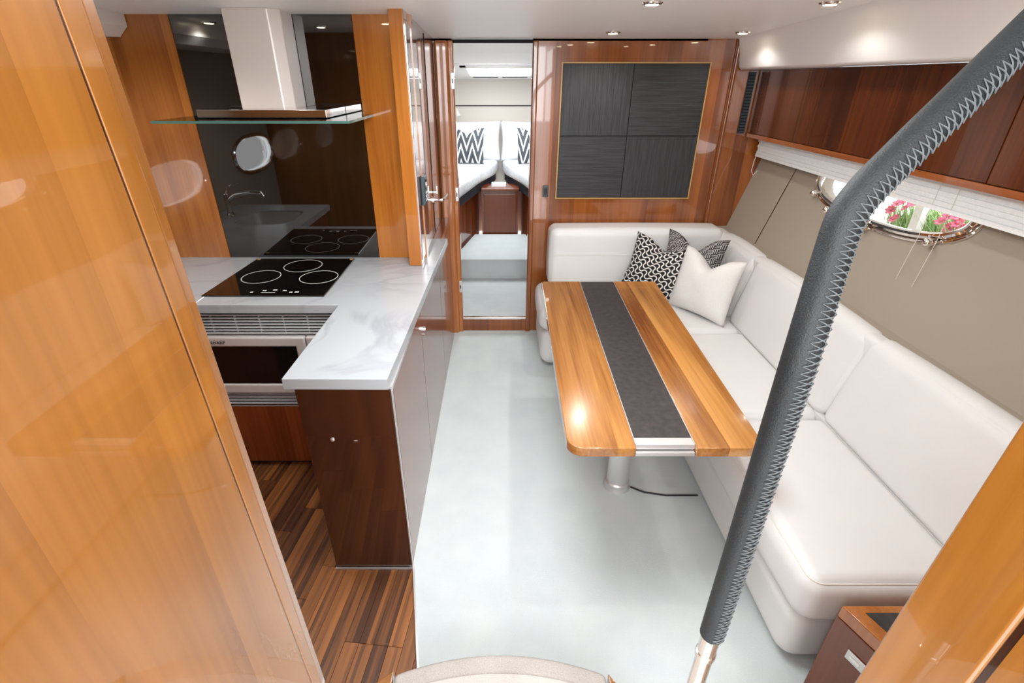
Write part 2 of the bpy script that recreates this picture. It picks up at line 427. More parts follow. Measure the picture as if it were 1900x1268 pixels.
# ceiling, sloping slightly down toward the bow, open aft of the companionway
ce = mk('ceiling', prism([(-2.1, .45, zc(.45)), (2.1, .45, zc(.45)), (2.1, 3.52, zc(3.52)), (-2.1, 3.52, zc(3.52))], (0, 0, .06)), M['ceil'], smooth=0)
struct(ce, 'off white vinyl ceiling lining')
mk('ceiling_panel', prism([(-.36, .5, zc(.5) - .006), (1.30, .5, zc(.5) - .006), (1.38, 3.15, zc(3.15) - .006), (-.36, 3.15, zc(3.15) - .006)], (0, 0, .0055), .002, 2), M['ceil'], ce)
sh = empty('saloon_hatch', (-.02, 1.42, 2.03)); tag(sh, 'deck hatch with lit lens over the aisle, above the frame', 'hatch')
def zslab(x0, x1, y0, y1, d0, d1): return prism([(x0, y0, zc(y0) + d0), (x1, y0, zc(y0) + d0), (x1, y1, zc(y1) + d0), (x0, y1, zc(y1) + d0)], (0, 0, d1 - d0))
mk('frame', join(zslab(-.34, -.29, 1.02, 1.82, -.022, -.006), zslab(.25, .30, 1.02, 1.82, -.022, -.006), zslab(-.29, .25, 1.02, 1.06, -.022, -.006), zslab(-.29, .25, 1.78, 1.82, -.022, -.006)), M['white_gel'], sh, smooth=0)
mk('lens', zslab(-.29, .25, 1.06, 1.78, -.012, -.007), M['daylit'], sh, smooth=0)
# forward bulkhead with the doorway
YB = 3.5
wf = mk('wall_forward', join(box(.197, 2.1, YB, YB + .05, 0, 2.0), box(-.42, -.29, YB, YB + .05, 0, 2.0), box(-.30, .20, YB - .004, YB + .05, 0, .112, .004), box(-2.1, -.42, YB, YB + .05, 0, 2.0)), M['cherry'], smooth=0)
struct(wf, 'glossy cherry wood bulkhead with the open doorway')
t1 = mk('trim_1', join(box(-.318, -.284, YB - .022, YB + .06, 0.0, 1.958, .010, 3), box(-.400, -.312, YB - .045, YB + .03, 0.0, 1.958, .020, 4)), M['cherry_lit'])
struct(t1, 'glossy wooden jamb on the galley side of the doorway')
t2 = mk('trim_2', box(.196, .232, YB - .020, YB + .06, 0, 1.958, .010, 3), M['cherry']); struct(t2, 'glossy wooden jamb beside the dark wall panel')
t3 = mk('trim_3', box(-.30, .2, YB - .012, YB + .05, 1.945, 1.962, .003, 2), M['shadow_gap']); struct(t3, 'dark line over the doorway head')
t4 = mk('trim_4', box(-.285, .197, YB - .004, YB + .012, .112, .118, .002, 1), M['satin']); struct(t4, 'metal strip along the top of the door sill')
t5 = mk('trim_5', box(1.425, 1.447, YB - .03, YB, .80, 1.97, .010, 3), M['cherry']); struct(t5, 'rounded corner post at the starboard edge of the bulkhead')
# three strike plates on the jamb
for zz, q in ((1.742, ''), (1.055, ''), (.385, '')):
    pl = mk('strike_plate', box(-.304, -.2835, YB - .0255, YB - .006, zz - .045, zz + .045, .003, 2), M['satin'], t1)
    mk('keyhole', box(-.298, -.291, YB - .027, YB - .024, zz - .014, zz + .012, .001, 1), M['black'], pl)
# galley back wall
YG = 2.58
wg = mk('wall_galley', join(box(-2.1, -1.445, YG, YG + .04, .86, 2.05), box(-.645, -.39, YG, YG + .04, .86, 2.05), box(-1.445, -.645, YG + .012, YG + .04, .86, 2.05)), M['honey_x'], smooth=0)
struct(wg, 'honey wood wall behind the galley counter')
sp = mk('splashback', box(-1.443, -.647, YG + .001, YG + .0125, .90, 2.03, .001, 1), M['black_glass'], wg)
# wood column at the end of the galley wall
colm = mk('trim_6', box(-.462, -.399, 2.44, YG + .01, .906, 2.02, .004, 2), M['honey_x']); struct(colm, 'honey wood pilaster standing on the white worktop')
# partition beside the doorway, glossy brown
wp = mk('wall_partition', box(-.420, -.402, YG + .042, YB, .907, 2.0), M['mirror_brown'], smooth=0); struct(wp, 'mirror glossy brown partition between galley and doorway')
d1 = mk('door_1', box(-.402, -.394, 2.46, 3.02, .93, 1.96, .002, 1), M['mirror_brown']); struct(d1, 'glossy brown locker door with lever handle')
mk('frame_line', join(box(-.3945, -.3925, 2.985, 2.99, .93, 1.96), box(-.3945, -.3925, 3.004, 3.009, .93, 1.96)), M['shadow_gap'], d1, smooth=0)
hd = mk('lever_handle', join(tube([(-.394, 3.0, 1.12), (-.352, 3.0, 1.12), (-.345, 3.0, 1.12), (-.335, 3.02, 1.122), (-.325, 3.10, 1.13)], .0095, 12), tube([(-.395, 3.0, 1.12), (-.386, 3.0, 1.12)], .024, 20)), M['chrome'], d1)
mk('thumb_turn', join(tube([(-.394, 3.0, 1.165), (-.372, 3.0, 1.165)], .008, 12), box(-.374, -.366, 2.992, 3.008, 1.155, 1.20, .002, 2)), M['chrome'], d1)
# walls that close the saloon off: port hull, aft partitions
def superell(a, b, n=72, e=2.35, k=0):
    L = []
    for i in range(n):
        t = 2 * math.pi * i / n; c_, s_ = math.cos(t), math.sin(t)
        L.append((math.copysign(abs(c_) ** (2 / e), c_) * a, math.copysign(abs(s_) ** (2 / e), s_) * b))
    return L
def fan(pf, cy, cz, a, b, y0, y1, z0, z1, n=72):
    """rectangle with a superellipse hole; pf(y, z) maps into the wall plane"""
    E = superell(a, b, n)
    def rp(u, v):
        k = min(((y1 - cy) if u > 0 else (cy - y0)) / max(abs(u), 1e-6), ((z1 - cz) if v > 0 else (cz - z0)) / max(abs(v), 1e-6))
        return cy + u * k, cz + v * k
    O = [rp(*q) for q in E]
    V = [pf(cy + u, cz + v) for u, v in E] + [pf(*q) for q in O]
    g = (V, [[i, (i + 1) % n, n + (i + 1) % n, n + i] for i in range(n)])
    for Y in (y0, y1):
        for Z in (z0, z1):
            ov = min([q for q in O if abs(q[0] - Y) < 1e-5], key=lambda q: abs(q[1] - Z)); oh = min([q for q in O if abs(q[1] - Z) < 1e-5], key=lambda q: abs(q[0] - Y))
            g = join(g, ([pf(*ov), pf(Y, Z), pf(*oh)], [[0, 1, 2]]))
    return g
lpf = lambda y, z: Vector((-2.0, y, z))
PORT = [(2.0, 1.19), (.86, 1.22)]
wl = mk('wall_left', join(fan(lpf, 2.0, 1.19, .33, .12, 1.5, YG + .04, 0, 2.1), fan(lpf, .86, 1.22, .33, .12, .48, 1.5, 0, 2.1)), M['hull'], smooth=0, origin=(-2, 1.5, 0)); struct(wl, 'port hull side behind the galley')
for k, (yy, zz) in enumerate(PORT):
    pw = empty('window_%d' % (k + 2), (-2.0, yy, zz)); struct(pw, 'oval porthole in the port hull side, seen only in reflections')
    mk('pane', ([Vector((-2.03, yy + a, zz + b)) for a, b in superell(.33, .12)], [list(range(72))]), M['pane'], pw, smooth=0)
    mk('frame', tube([Vector((-1.996, yy + a, zz + b)) for a, b in superell(.345, .135)], .016, 10, closed=True), M['chrome'], pw)
wa = mk('wall_aft_left', box(-2.0, -.41, .48, .52, 0, 2.1), M['honey'], smooth=0); struct(wa, 'wood partition aft of the galley')
wr2 = mk('wall_aft_right', box(.62, 2.1, .40, .44, 0, 2.1), M['honey'], smooth=0); struct(wr2, 'wood partition aft of the sofa')
# starboard hull side: sloping liner with the porthole opening
def hx(z): return 1.6 + .306 * (z - .837)
PY, PZ, PA, PB = 2.30, 1.290, .475, .108         # porthole centre and half sizes (glass)
def hp(y, z, off=0.0): return Vector((hx(z) - off * .956, y, z + off * .292))   # off: into the room
E0 = superell(PA, PB)
V = [hp(PY + a, PZ + b) for a, b in E0]; n = len(E0)
ry, rz0, rz1 = .62, 1.10, 1.48
def rectpt(a, b):
    k = min(ry / abs(a) if abs(a) > 1e-6 else 1e9, ((rz1 - PZ) if b > 0 else (PZ - rz0)) / abs(b) if abs(b) > 1e-6 else 1e9)
    return a * k, b * k
V += [hp(PY + rectpt(a, b)[0], PZ + rectpt(a, b)[1]) for a, b in E0]
F = [[i, (i + 1) % n, n + (i + 1) % n, n + i] for i in range(n)]
def rect(y0, y1, z0, z1):
    return [hp(y0, z0), hp(y1, z0), hp(y1, z1), hp(y0, z1)], [[0, 1, 2, 3]]
corner = []
g = join((V, F), rect(.44, PY - ry, .80, 1.62), rect(PY + ry, 3.5, .80, 1.62), rect(PY - ry, PY + ry, .80, rz0), rect(PY - ry, PY + ry, rz1, 1.62))
# corner fill triangles between the radial fan and the rectangle corners
for sa_, zz in ((1, rz1), (1, rz0), (-1, rz1), (-1, rz0)):
    cy_, cz_ = PY + sa_ * ry, zz
    pts = [(PY + rectpt(a, b)[0], PZ + rectpt(a, b)[1]) for a, b in E0]
    onv = [q for q in pts if abs(q[0] - cy_) < 1e-5]; onh = [q for q in pts if abs(q[1] - cz_) < 1e-5]
    if onv and onh:
        a1 = min(onv, key=lambda q: abs(q[1] - cz_)); a2 = min(onh, key=lambda q: abs(q[0] - cy_))
        g = join(g, ([hp(*a1), hp(cy_, cz_), hp(*a2)], [[0, 1, 2]]))
# short tunnel through the liner
tun = [hp(PY + a, PZ + b) for a, b in E0] + [hp(PY + a, PZ + b, -.06) for a, b in E0]
g = join(g, (tun, [[i, (i + 1) % n, n + (i + 1) % n, n + i] for i in range(n)]))
wr = mk('wall_right', g, M['hull'], smooth=0, origin=(1.7, 2.0, .8)); struct(wr, 'beige padded hull side with the oval porthole')
mk('liner_panel', prism([hp(3.066, .80, .004), hp(3.5, .80, .004), hp(3.5, 1.62, .004), hp(3.068, 1.62, .004)], (.02, 0, 0), .002, 1), M['hull'], wr)
mk('lower_liner', box(1.662, 1.70, .40, YB, 0, .835), M['hull'], wr, smooth=0)
mk('seam', prism([hp(3.058, .836, .002), hp(3.072, .836, .002), hp(3.072, 1.5, .002), hp(3.058, 1.5, .002)], (.004, 0, 0)), M['walnut'], wr, smooth=0)
mk('ledge', box(1.50, 1.66, .44, 3.5, .800, .836, .004, 2), M['hull'], wr)
# porthole
wn1 = empty('window_1', hp(PY, PZ)); struct(wn1, 'oval porthole with polished steel rim and dogs')
mk('pane', ([hp(PY + a, PZ + b, -.045) for a, b in superell(PA, PB)], [list(range(72))]), M['pane'], wn1, smooth=0)
mk('frame', join(tube([hp(PY + a, PZ + b, .006) for a, b in superell(PA + .012, PB + .012)], .016, 10, closed=True), tube([hp(PY + a, PZ + b, .004) for a, b in superell(PA + .042, PB + .036)], .007, 8, closed=True)), M['chrome'], wn1)
for a, b in ((-.50, .035), (-.39, -.115), (-.03, -.148), (.27, -.14), (.44, -.09), (.52, .03)):
    p0 = hp(PY + a, PZ + b, .0); p1 = hp(PY + a, PZ + b, .032)
    q = hp(PY + a * .93, PZ + b * .80, .02)
    dg = mk('dog', join(tube([p0, p1], .009, 12), tube([p1, q], .006, 8)), M['chrome'], wn1)
    kb = bmesh.new(); bmesh.ops.create_uvsphere(kb, u_segments=14, v_segments=10, radius=.019, matrix=Matrix.Translation(p1)); mk('knob', from_bm(kb), M['chrome'], dg)
# white moulded fascias at the ceiling edge, both sides
fas = mk('trim_7', prism([(1.40, .45, zc(.45)), (1.44, .45, 1.90), (1.463, .45, 1.815), (1.478, .45, 1.803), (1.66, .45, 1.803), (2.0, .45, 1.9), (2.0, .45, zc(.45))], (0, 3.04, -.0), .0), M['white_gel'], smooth=40)
struct(fas, 'white moulded fascia above the starboard lockers')
fas2 = mk('trim_8', prism([(-2.0, .525, 2.06), (-1.63, .525, 2.06), (-1.63, .525, 1.955), (-1.675, .525, 1.915), (-2.0, .525, 1.915)], (0, 2.05, 0)), M['white_gel'], smooth=40)
struct(fas2, 'white moulded fascia at the port ceiling edge')

# companionway side panels in the foreground
XL = -.38
def ye(z): return .574 + .0424 * (1.817 - z)
def yg(z): return .512 + .0503 * (1.81 - z)
lp = mk('panel', prism([(XL, -.35, 0), (XL, yg(0), 0), (XL, yg(2.06), 2.06), (XL, -.35, 2.06)], (-.03, 0, 0)), M['honey'], smooth=0)
lp.name = 'wall_companionway_left'; struct(lp, 'glossy honey wood panel in the left foreground')
def yb(z): return yg(z) + (ye(z) - yg(z)) * .55
mk('edge_post', prism([(XL + .0005, yg(0) + .004, 0), (XL + .0005, yb(0), 0), (XL + .0005, yb(2.06), 2.06), (XL + .0005, yg(2.06) + .004, 2.06)], (-.05, 0, 0), .002, 2), M['honey'], lp)
mk('edge_bead', prism([(XL, yb(0), 0), (XL - .003, ye(0), 0), (XL - .04, ye(0), 0), (XL - .04, yb(0), 0)], (0, yb(2.06) - yb(0), 2.06), .003, 2), M['honey'], lp)
mk('groove', prism([(XL - .001, yg(0) - .001, 0), (XL - .001, yg(0) + .0042, 0), (XL - .001, yg(2.06) + .0042, 2.06), (XL - .001, yg(2.06) - .001, 2.06)], (-.02, 0, 0)), M['walnut'], lp, smooth=0)
rp_ = mk('wall_companionway_right', box(.602, .64, -.35, .352, 0, 2.06), M['honey'], smooth=0); struct(rp_, 'honey wood panel in the right foreground')
mk('edge_post', prism([(.598, .362, 0), (.598, .505, 0), (.598, .448, 2.06), (.598, .362, 2.06)], (.045, 0, 0), .006, 3), M['honey'], rp_)
mk('groove', box(.604, .63, .350, .364, 0, 2.06), M['walnut'], rp_, smooth=0)

# ================================================================== FORWARD CABIN
fc = mk('floor_cabin', box(-1.2, 1.2, YB + .05, 4.42, .05, .10), M['carpet'], smooth=0); struct(fc, 'carpeted cabin floor beyond the doorway')
st2 = mk('cabin_step', prism([(-.44, 4.40, .10), (.44, 4.40, .10), (.27, 5.245, .10), (-.27, 5.245, .10)], (0, 0, .19), .006, 2), M['carpet'])
tag(st2, 'carpeted step rising to the narrow end of the forward cabin', 'step')
wcl = mk('wall_cabin_left', box(-1.25, -1.2, YB + .05, 6.12, .05, 1.97), M['cabinwall'], smooth=0); struct(wcl)
wcr = mk('wall_cabin_right', box(1.2, 1.25, YB + .05, 6.12, .05, 1.97), M['cabinwall'], smooth=0); struct(wcr)
wcb = mk('wall_cabin_forward', box(-1.25, 1.25, 6.1, 6.15, .05, 1.49), M['cabinwall'], smooth=0); struct(wcb, 'cream padded wall at the head of the berths')
mk('upper_panel', box(-1.2, 1.2, 6.094, 6.14, 1.497, 1.80, .004, 2), M['cabinwall'], wcb)
mk('seam', box(-1.2, 1.2, 6.098, 6.12, 1.486, 1.498), M['shadow_gap'], wcb, smooth=0)
def zf(y): return 1.955 - .078 * (y - 3.5)
cc = mk('ceiling_cabin', join(prism([(-1.25, 3.5, zf(3.5)), (1.25, 3.5, zf(3.5)), (1.25, 4.75, zf(4.75)), (-1.25, 4.75, zf(4.75))], (0, 0, .03)),
        prism([(-1.25, 4.75, zf(4.75) + .0), (-.34, 4.75, zf(4.75)), (-.34, 6.15, zf(6.15)), (-1.25, 6.15, zf(6.15))], (0, 0, .03)),
        prism([(.34, 4.75, zf(4.75)), (1.25, 4.75, zf(4.75)), (1.25, 6.15, zf(6.15)), (.34, 6.15, zf(6.15))], (0, 0, .03)),
        prism([(-.34, 5.8, zf(5.8)), (.34, 5.8, zf(5.8)), (.34, 6.15, zf(6.15)), (-.34, 6.15, zf(6.15))], (0, 0, .03))), M['white_gel'], smooth=0)
struct(cc, 'white lining of the forward cabin ceiling')
mk('seam', prism([(-1.2, 4.66, zf(4.66) - .006), (1.2, 4.66, zf(4.66) - .006), (1.2, 4.69, zf(4.69) - .012), (-1.2, 4.69, zf(4.69) - .012)], (0, 0, .012)), M['satin'], cc, smooth=0)
ht = empty('deck_hatch', (0, 5.25, zf(5.25))); tag(ht, 'bright white deck hatch in the forward cabin ceiling', 'hatch')
zz = lambda y, d: zf(y) + d
def slab(x0, x1, y0, y1, d0, d1): return prism([(x0, y0, zf(y0) + d0), (x1, y0, zf(y0) + d0), (x1, y1, zf(y1) + d0), (x0, y1, zf(y1) + d0)], (0, 0, d1 - d0))
mk('lens', slab(-.30, .30, 4.80, 5.55, .012, .02), M['daylit'], ht, smooth=0)
mk('frame', join(slab(-.34, -.29, 4.76, 5.8, -.02, .02), slab(.29, .34, 4.76, 5.8, -.02, .02), slab(-.34, .34, 4.76, 4.82, -.02, .02), slab(-.34, .34, 5.55, 5.8, -.02, .02)), M['white_gel'], ht, smooth=0)
mk('blind_slot', join(slab(-.27, -.02, 5.60, 5.66, -.024, -.018), slab(.02, .27, 5.60, 5.66, -.024, -.018)), M['slate'], ht, smooth=0)
for x in (-.13, .1): mk('catch', box(x - .02, x + .02, 4.90, 4.93, zf(4.9) - .02, zf(4.9) + .01, .004, 2), M['satin'], ht)
# berth bases, mattresses
for sg, side in ((-1, 'port'), (1, 'starboard')):
    inner = [(sg * .36, 3.95), (sg * .345, 4.5), (sg * .20, 5.2), (sg * .05, 5.72), (sg * .012, 6.02)]
    outer = [(sg * 1.19, 6.08), (sg * 1.19, 3.95)]
    def ins(d): return [(x + sg * d, y) for x, y in inner] + outer
    bs = mk('berth_base', prism([(x, y, .10) for x, y in ins(.10)], (0, 0, .62)), M['redbrown'], smooth=0)
    tag(bs, 'dark wood base under the %s berth of the forward cabin' % ('left hand' if sg < 0 else 'right hand'), 'berth')
    mk('plinth', prism([(x, y, .72) for x, y in ins(.04)], (0, 0, .09)), M['dark_base'], bs, smooth=0)
    mm = mk('mattress', prism([(x, y, .81) for x, y in ins(0)], (0, 0, .145), .045, 4), M['quilt'], smooth=60)
    tag(mm, 'white quilted mattress on the %s berth, rounded inner edge' % ('left hand' if sg < 0 else 'right hand'), 'mattress')
    for kk in range(1): pass
ck = empty('bedside_cabinet', (0, 5.3, .29)); tag(ck, 'small wooden locker between the two berths', 'cabinet')
mk('body', box(-.19, .19, 5.28, 5.5, .10, .735), M['redbrown'], ck, smooth=0)
mk('door', box(-.165, .165, 5.264, 5.28, .31, .70, .004, 2), M['walnut_y'], ck)
mk('top', box(-.195, .195, 5.25, 5.5, .735, .765, .006, 2), M['redbrown'], ck)
bk = mk('book', box(-.09, .06, 5.30, 5.48, .766, .786, .002, 1), M['pillow_white']); tag(bk, 'white booklet lying on the locker between the berths', 'book')

# pillow builder: square stuffed cushion, corners drawn out
def pillow_geo(w, h, t, n=22, dent=0.0, pinch=.07):
    V = []; F = []; UV = []
    for sd in (1, -1):
        for j in range(n + 1):
            for i in range(n + 1):
                u = -1 + 2 * i / n; v = -1 + 2 * j / n
                k = 1 - pinch * (1 - u * u) * abs(v) ** 3; k2 = 1 - pinch * (1 - v * v) * abs(u) ** 3
                x = u * w / 2 * k2; y = v * h / 2 * k
                if dent and v > -.4:
                    y -= dent * math.exp(-(u / .38) ** 2) * ((v + .4) / 1.4) ** 2
                z = sd * t / 2 * ((1 - abs(u) ** 2.6) * (1 - abs(v) ** 2.6)) ** .55
                if dent: z *= 1 - .35 * math.exp(-(u / .16) ** 2) * max(0, v) ** 1.5
                z += sd * .004 * (1 - u * u) * (1 - v * v) * math.sin(5 * u + 2.1 * v)
                V.append(Vector((x, y, z))); UV.append(((u + 1) / 2, (v + 1) / 2))
    m = (n + 1) ** 2
    for j in range(n):
        for i in range(n):
            a = j * (n + 1) + i; q = [a, a + 1, a + n + 2, a + n + 1]
            F.append(q); F.append([p + m for p in q[::-1]])
    return V, F, UV
def pillow(name, w, h, t, mat, loc, ux, uy, label, cat='cushion', dent=0.0, group=None, pinch=.07, piping=None):
    V, F, UV = pillow_geo(w, h, t, dent=dent, pinch=pinch)
    me = bpy.data.meshes.new(name); me.from_pydata(V, [], F); me.update()
    uvl = me.uv_layers.new(name='UVMap')
    for lo in me.loops: uvl.data[lo.index].uv = UV[lo.vertex_index]
    bm = bmesh.new(); bm.from_mesh(me); bmesh.ops.remove_doubles(bm, verts=bm.verts[:], dist=1e-5); bm.to_mesh(me); bm.free()
    for p in me.polygons: p.use_smooth = True
    me.materials.append(mat)
    o = bpy.data.objects.new(name, me); C.objects.link(o)
    ux = Vector(ux).normalized(); uy = Vector(uy); uy = (uy - ux * uy.dot(ux)).normalized(); uz = ux.cross(uy)
    mt = Matrix((ux, uy, uz)).transposed().to_4x4(); mt.translation = Vector(loc); o.matrix_world = mt
    tag(o, label, cat, group)
    return o
pillow('bed_pillow', .74, .42, .17, M['pillow_white'], (-.355, 5.93, 1.145), (1, 0, 0), (0, .12, 1), 'white bed pillow propped at the head of the left hand berth', 'pillow')
pillow('bed_pillow', .74, .42, .17, M['pillow_white'], (.365, 5.93, 1.145), (1, 0, 0), (0, .12, 1), 'white bed pillow propped at the head of the right hand berth', 'pillow')
pillow('zigzag_cushion', .36, .36, .11, M['zigzag'], (-.345, 5.60, 1.13), (1, -.08, 0), (0, .25, 1), 'grey and white zigzag cushion on the left hand berth', 'cushion', dent=.05)
pillow('zigzag_cushion', .36, .36, .11, M['zigzag'], (.355, 5.60, 1.13), (1, .08, 0), (0, .25, 1), 'grey and white zigzag cushion on the right hand berth, half hidden by the jamb', 'cushion', dent=.05)
rl = empty('reading_lamp', (-.47, 6.09, 1.42)); tag(rl, 'small chrome reading lamp on the cream cabin wall', 'lamp')
mk('arm', tube([(-.50, 6.09, 1.46), (-.475, 6.03, 1.44)], .008, 8), M['slate'], rl)
mk('head', tube([(-.485, 6.045, 1.455), (-.455, 6.0, 1.385)], [.018, .022], 12), M['white_gel'], rl)

# ================================================================== GALLEY
# worktop: L shape plus the hidden sink leg
CT = .905
wt_pts = [(-2.0, YG, CT - .04), (-.43, YG, CT - .04), (-.43, 2.94, CT - .04), (-.316, 2.94, CT - .04), (-.359, 1.35, CT - .04), (-.697, 1.352, CT - .04), (-.684, 1.943, CT - .04), (-1.30, 1.943, CT - .04), (-1.30, 1.31, CT - .04), (-2.0, 1.31, CT - .04)]
# sink cut-out is bridged: worktop split into plates around the basin
SX0, SX1, SY0, SY1 = -1.78, -1.40, 1.50, 1.90
wt = empty('worktop', (-.6, 1.9, CT - .04)); tag(wt, 'white marble worktop running along the galley and out over the peninsula', 'worktop')
mk('peninsula_slab', prism([(-1.30, YG, CT - .04), (-.43, YG, CT - .04), (-.43, 2.94, CT - .04), (-.316, 2.94, CT - .04), (-.359, 1.35, CT - .04), (-.697, 1.352, CT - .04), (-.684, 1.943, CT - .04), (-1.30, 1.943, CT - .04)], (0, 0, .04), .0025, 2), M['marble'], wt)
def sinkhole():
    nS = 48; E = [( (SX0 + SX1) / 2 + a, (SY0 + SY1) / 2 + b) for a, b in superell((SX1 - SX0) / 2, (SY1 - SY0) / 2, nS, 4)]
    x0, x1, y0, y1 = -2.0, -1.30, 1.31, YG
    cx_, cy_ = (SX0 + SX1) / 2, (SY0 + SY1) / 2
    out = []
    for ex, ey in E:
        a, b = ex - cx_, ey - cy_
        k = min(((x1 - cx_) if a > 0 else (cx_ - x0)) / max(abs(a), 1e-6), ((2.2 - cy_) if b > 0 else (cy_ - y0)) / max(abs(b), 1e-6))
        out.append((cx_ + a * k, cy_ + b * k))
    V = [Vector((x, y, CT)) for x, y in E] + [Vector((x, y, CT)) for x, y in out] + [Vector((x, y, CT - .04)) for x, y in E]
    F = [[i, (i + 1) % nS, nS + (i + 1) % nS, nS + i] for i in range(nS)] + [[i, (i + 1) % nS, 2 * nS + (i + 1) % nS, 2 * nS + i] for i in range(nS)]
    g = (V, F)
    for X, Y in ((x0, y0), (x1, y0), (x0, 2.2), (x1, 2.2)):
        ov = min([q for q in out if abs(q[0] - X) < 1e-5], key=lambda q: abs(q[1] - Y)); oh = min([q for q in out if abs(q[1] - Y) < 1e-5], key=lambda q: abs(q[0] - X))
        g = join(g, ([Vector((X, Y, CT)), Vector((ov[0], ov[1], CT)), Vector((oh[0], oh[1], CT))], [[0, 1, 2]]))
    g = join(g, ([Vector((x0, 2.2, CT)), Vector((x1, 2.2, CT)), Vector((x1, y1, CT)), Vector((x0, y1, CT))], [[0, 1, 2, 3]]))
    g = join(g, ([Vector((x0, y0, CT)), Vector((x1, y0, CT)), Vector((x1, y0, CT - .04)), Vector((x0, y0, CT - .04))], [[0, 1, 2, 3]]), ([Vector((x1, y0, CT)), Vector((x1, 1.943, CT)), Vector((x1, 1.943, CT - .04)), Vector((x1, y0, CT - .04))], [[0, 1, 2, 3]]))
    return g, E
gs, E = sinkhole()
mk('sink_slab', gs, M['marble'], wt, smooth=0)
ns = len(E); cxs, cys = (SX0 + SX1) / 2, (SY0 + SY1) / 2
V = [Vector((x, y, CT - .01)) for x, y in E] + [Vector((cxs + (x - cxs) * .9, cys + (y - cys) * .9, CT - .15)) for x, y in E]
sk = mk('sink', (V, [[i, (i + 1) % ns, ns + (i + 1) % ns, ns + i] for i in range(ns)] + [[ns + i for i in range(ns)]]), M['satin'])
tag(sk, 'steel sink basin seen only as a reflection in the black splashback', 'sink')
fc_ = empty('faucet', (-1.86, 1.70, CT)); tag(fc_, 'chrome mixer tap beside the sink, seen reflected in the splashback', 'faucet')
mk('body', lathe([(.026, CT), (.026, CT + .02), (.018, CT + .03), (.018, CT + .15), (.012, CT + .16)], -1.86, 1.70, 20), M['chrome'], fc_)
mk('spout', tube([(-1.86, 1.70, CT + .11), (-1.80, 1.70, CT + .15), (-1.70, 1.70, CT + .17), (-1.62, 1.70, CT + .165), (-1.61, 1.70, CT + .14)], [.013, .012, .011, .011, .012], 12), M['chrome'], fc_)
mk('lever', tube([(-1.86, 1.70, CT + .16), (-1.86, 1.66, CT + .20), (-1.80, 1.60, CT + .21)], .006, 8), M['chrome'], fc_)
sb = empty('sink_cabinet', (-1.7, 1.7, .04)); tag(sb, 'wooden base cabinet below the sink, hidden behind the foreground panel', 'cabinet')
mk('body', join(box(-1.995, -1.33, 1.34, 1.36, .04, .86), box(-1.345, -1.325, 1.34, 1.95, .04, .86), box(-1.995, -1.37, 1.36, YG - .01, .04, .06)), M['redbrown'], sb, smooth=0)
# hob
hb = empty('hob', (-1.04, 2.31, CT)); tag(hb, 'black glass ceramic hob with three ring zones set in the worktop', 'hob')
mk('glass', prism([(-1.31, 2.03, CT + .0005), (-.772, 2.03, CT + .0005), (-.768, 2.545, CT + .0005), (-1.282, 2.545, CT + .0005)], (0, 0, .006), .0015, 1), M['hob_glass'], hb)
def annulus(x, y, r, w_, z, n=56):
    V = []
    for rr in (r - w_ / 2, r + w_ / 2):
        for k in range(n): a = 2 * math.pi * k / n; V.append(Vector((x + rr * math.cos(a), y + rr * math.sin(a), z)))
    V += [v + Vector((0, 0, .0006)) for v in V]
    F = []
    for k in range(n):
        k2 = (k + 1) % n
        F += [[2 * n + k, 2 * n + k2, 3 * n + k2, 3 * n + k], [k, k2, 2 * n + k2, 2 * n + k], [n + k2, n + k, 3 * n + k, 3 * n + k2]]
    return V, F
for x, y, r in ((-1.145, 2.265, .088), (-1.00, 2.425, .092), (-.868, 2.262, .088)):
    mk('ring', annulus(x, y, r, .003, CT + .0066), M['ring'], hb, smooth=0)
for x, w_, y in ((-1.105, .012, 2.068), (-1.055, .016, 2.088), (-1.01, .018, 2.094), (-.965, .016, 2.088), (-1.03, .062, 2.064), (-.93, .014, 2.068), (-.905, .018, 2.07)):
    mk('control_mark', box(x - w_ / 2, x + w_ / 2, y - (.0022 if w_ > .05 else .005), y + (.0022 if w_ > .05 else .005), CT + .0064, CT + .0072), M['ring'], hb, smooth=0)
for x in (-1.268, -.782): mk('corner_clip', box(x - .008, x + .008, 2.522, 2.534, CT + .005, CT + .0085, .001, 1), M['gold_print'], hb)
# galley base cabinet
gb = empty('galley_cabinet', (-1.03, 2.27, .03)); tag(gb, 'reddish wood galley cabinet housing the microwave under the hob', 'cabinet')
YC = 1.965
mk('body', join(box(-1.36, -.665, YC + .02, YG - .01, .03, .375), box(-1.36, -1.335, YC + .02, YG - .01, .375, .862), box(-.70, -.665, YC + .02, YG - .01, .375, .862), box(-1.335, -.70, 2.50, YG - .01, .375, .862)), M['redbrown'], gb, smooth=0)
dr = mk('door', box(-1.355, -.672, YC, YC + .02, .032, .366, .003, 2), M['redbrown'], gb)
mk('latch', join(box(-.772, -.722, YC - .004, YC + .002, .255, .285, .002, 2)), M['satin'], dr)
mk('latch_slot', box(-.764, -.742, YC - .006, YC - .002, .262, .278, .001, 1), M['walnut'], dr)
mk('top_edge', box(-1.355, -.672, YC, YC + .02, .368, .374, .001, 1), M['satin'], gb)
kick = mk('kickboard', box(-1.36, -.665, YC + .03, YC + .05, .0, .035), M['shadow_gap'], gb, smooth=0)
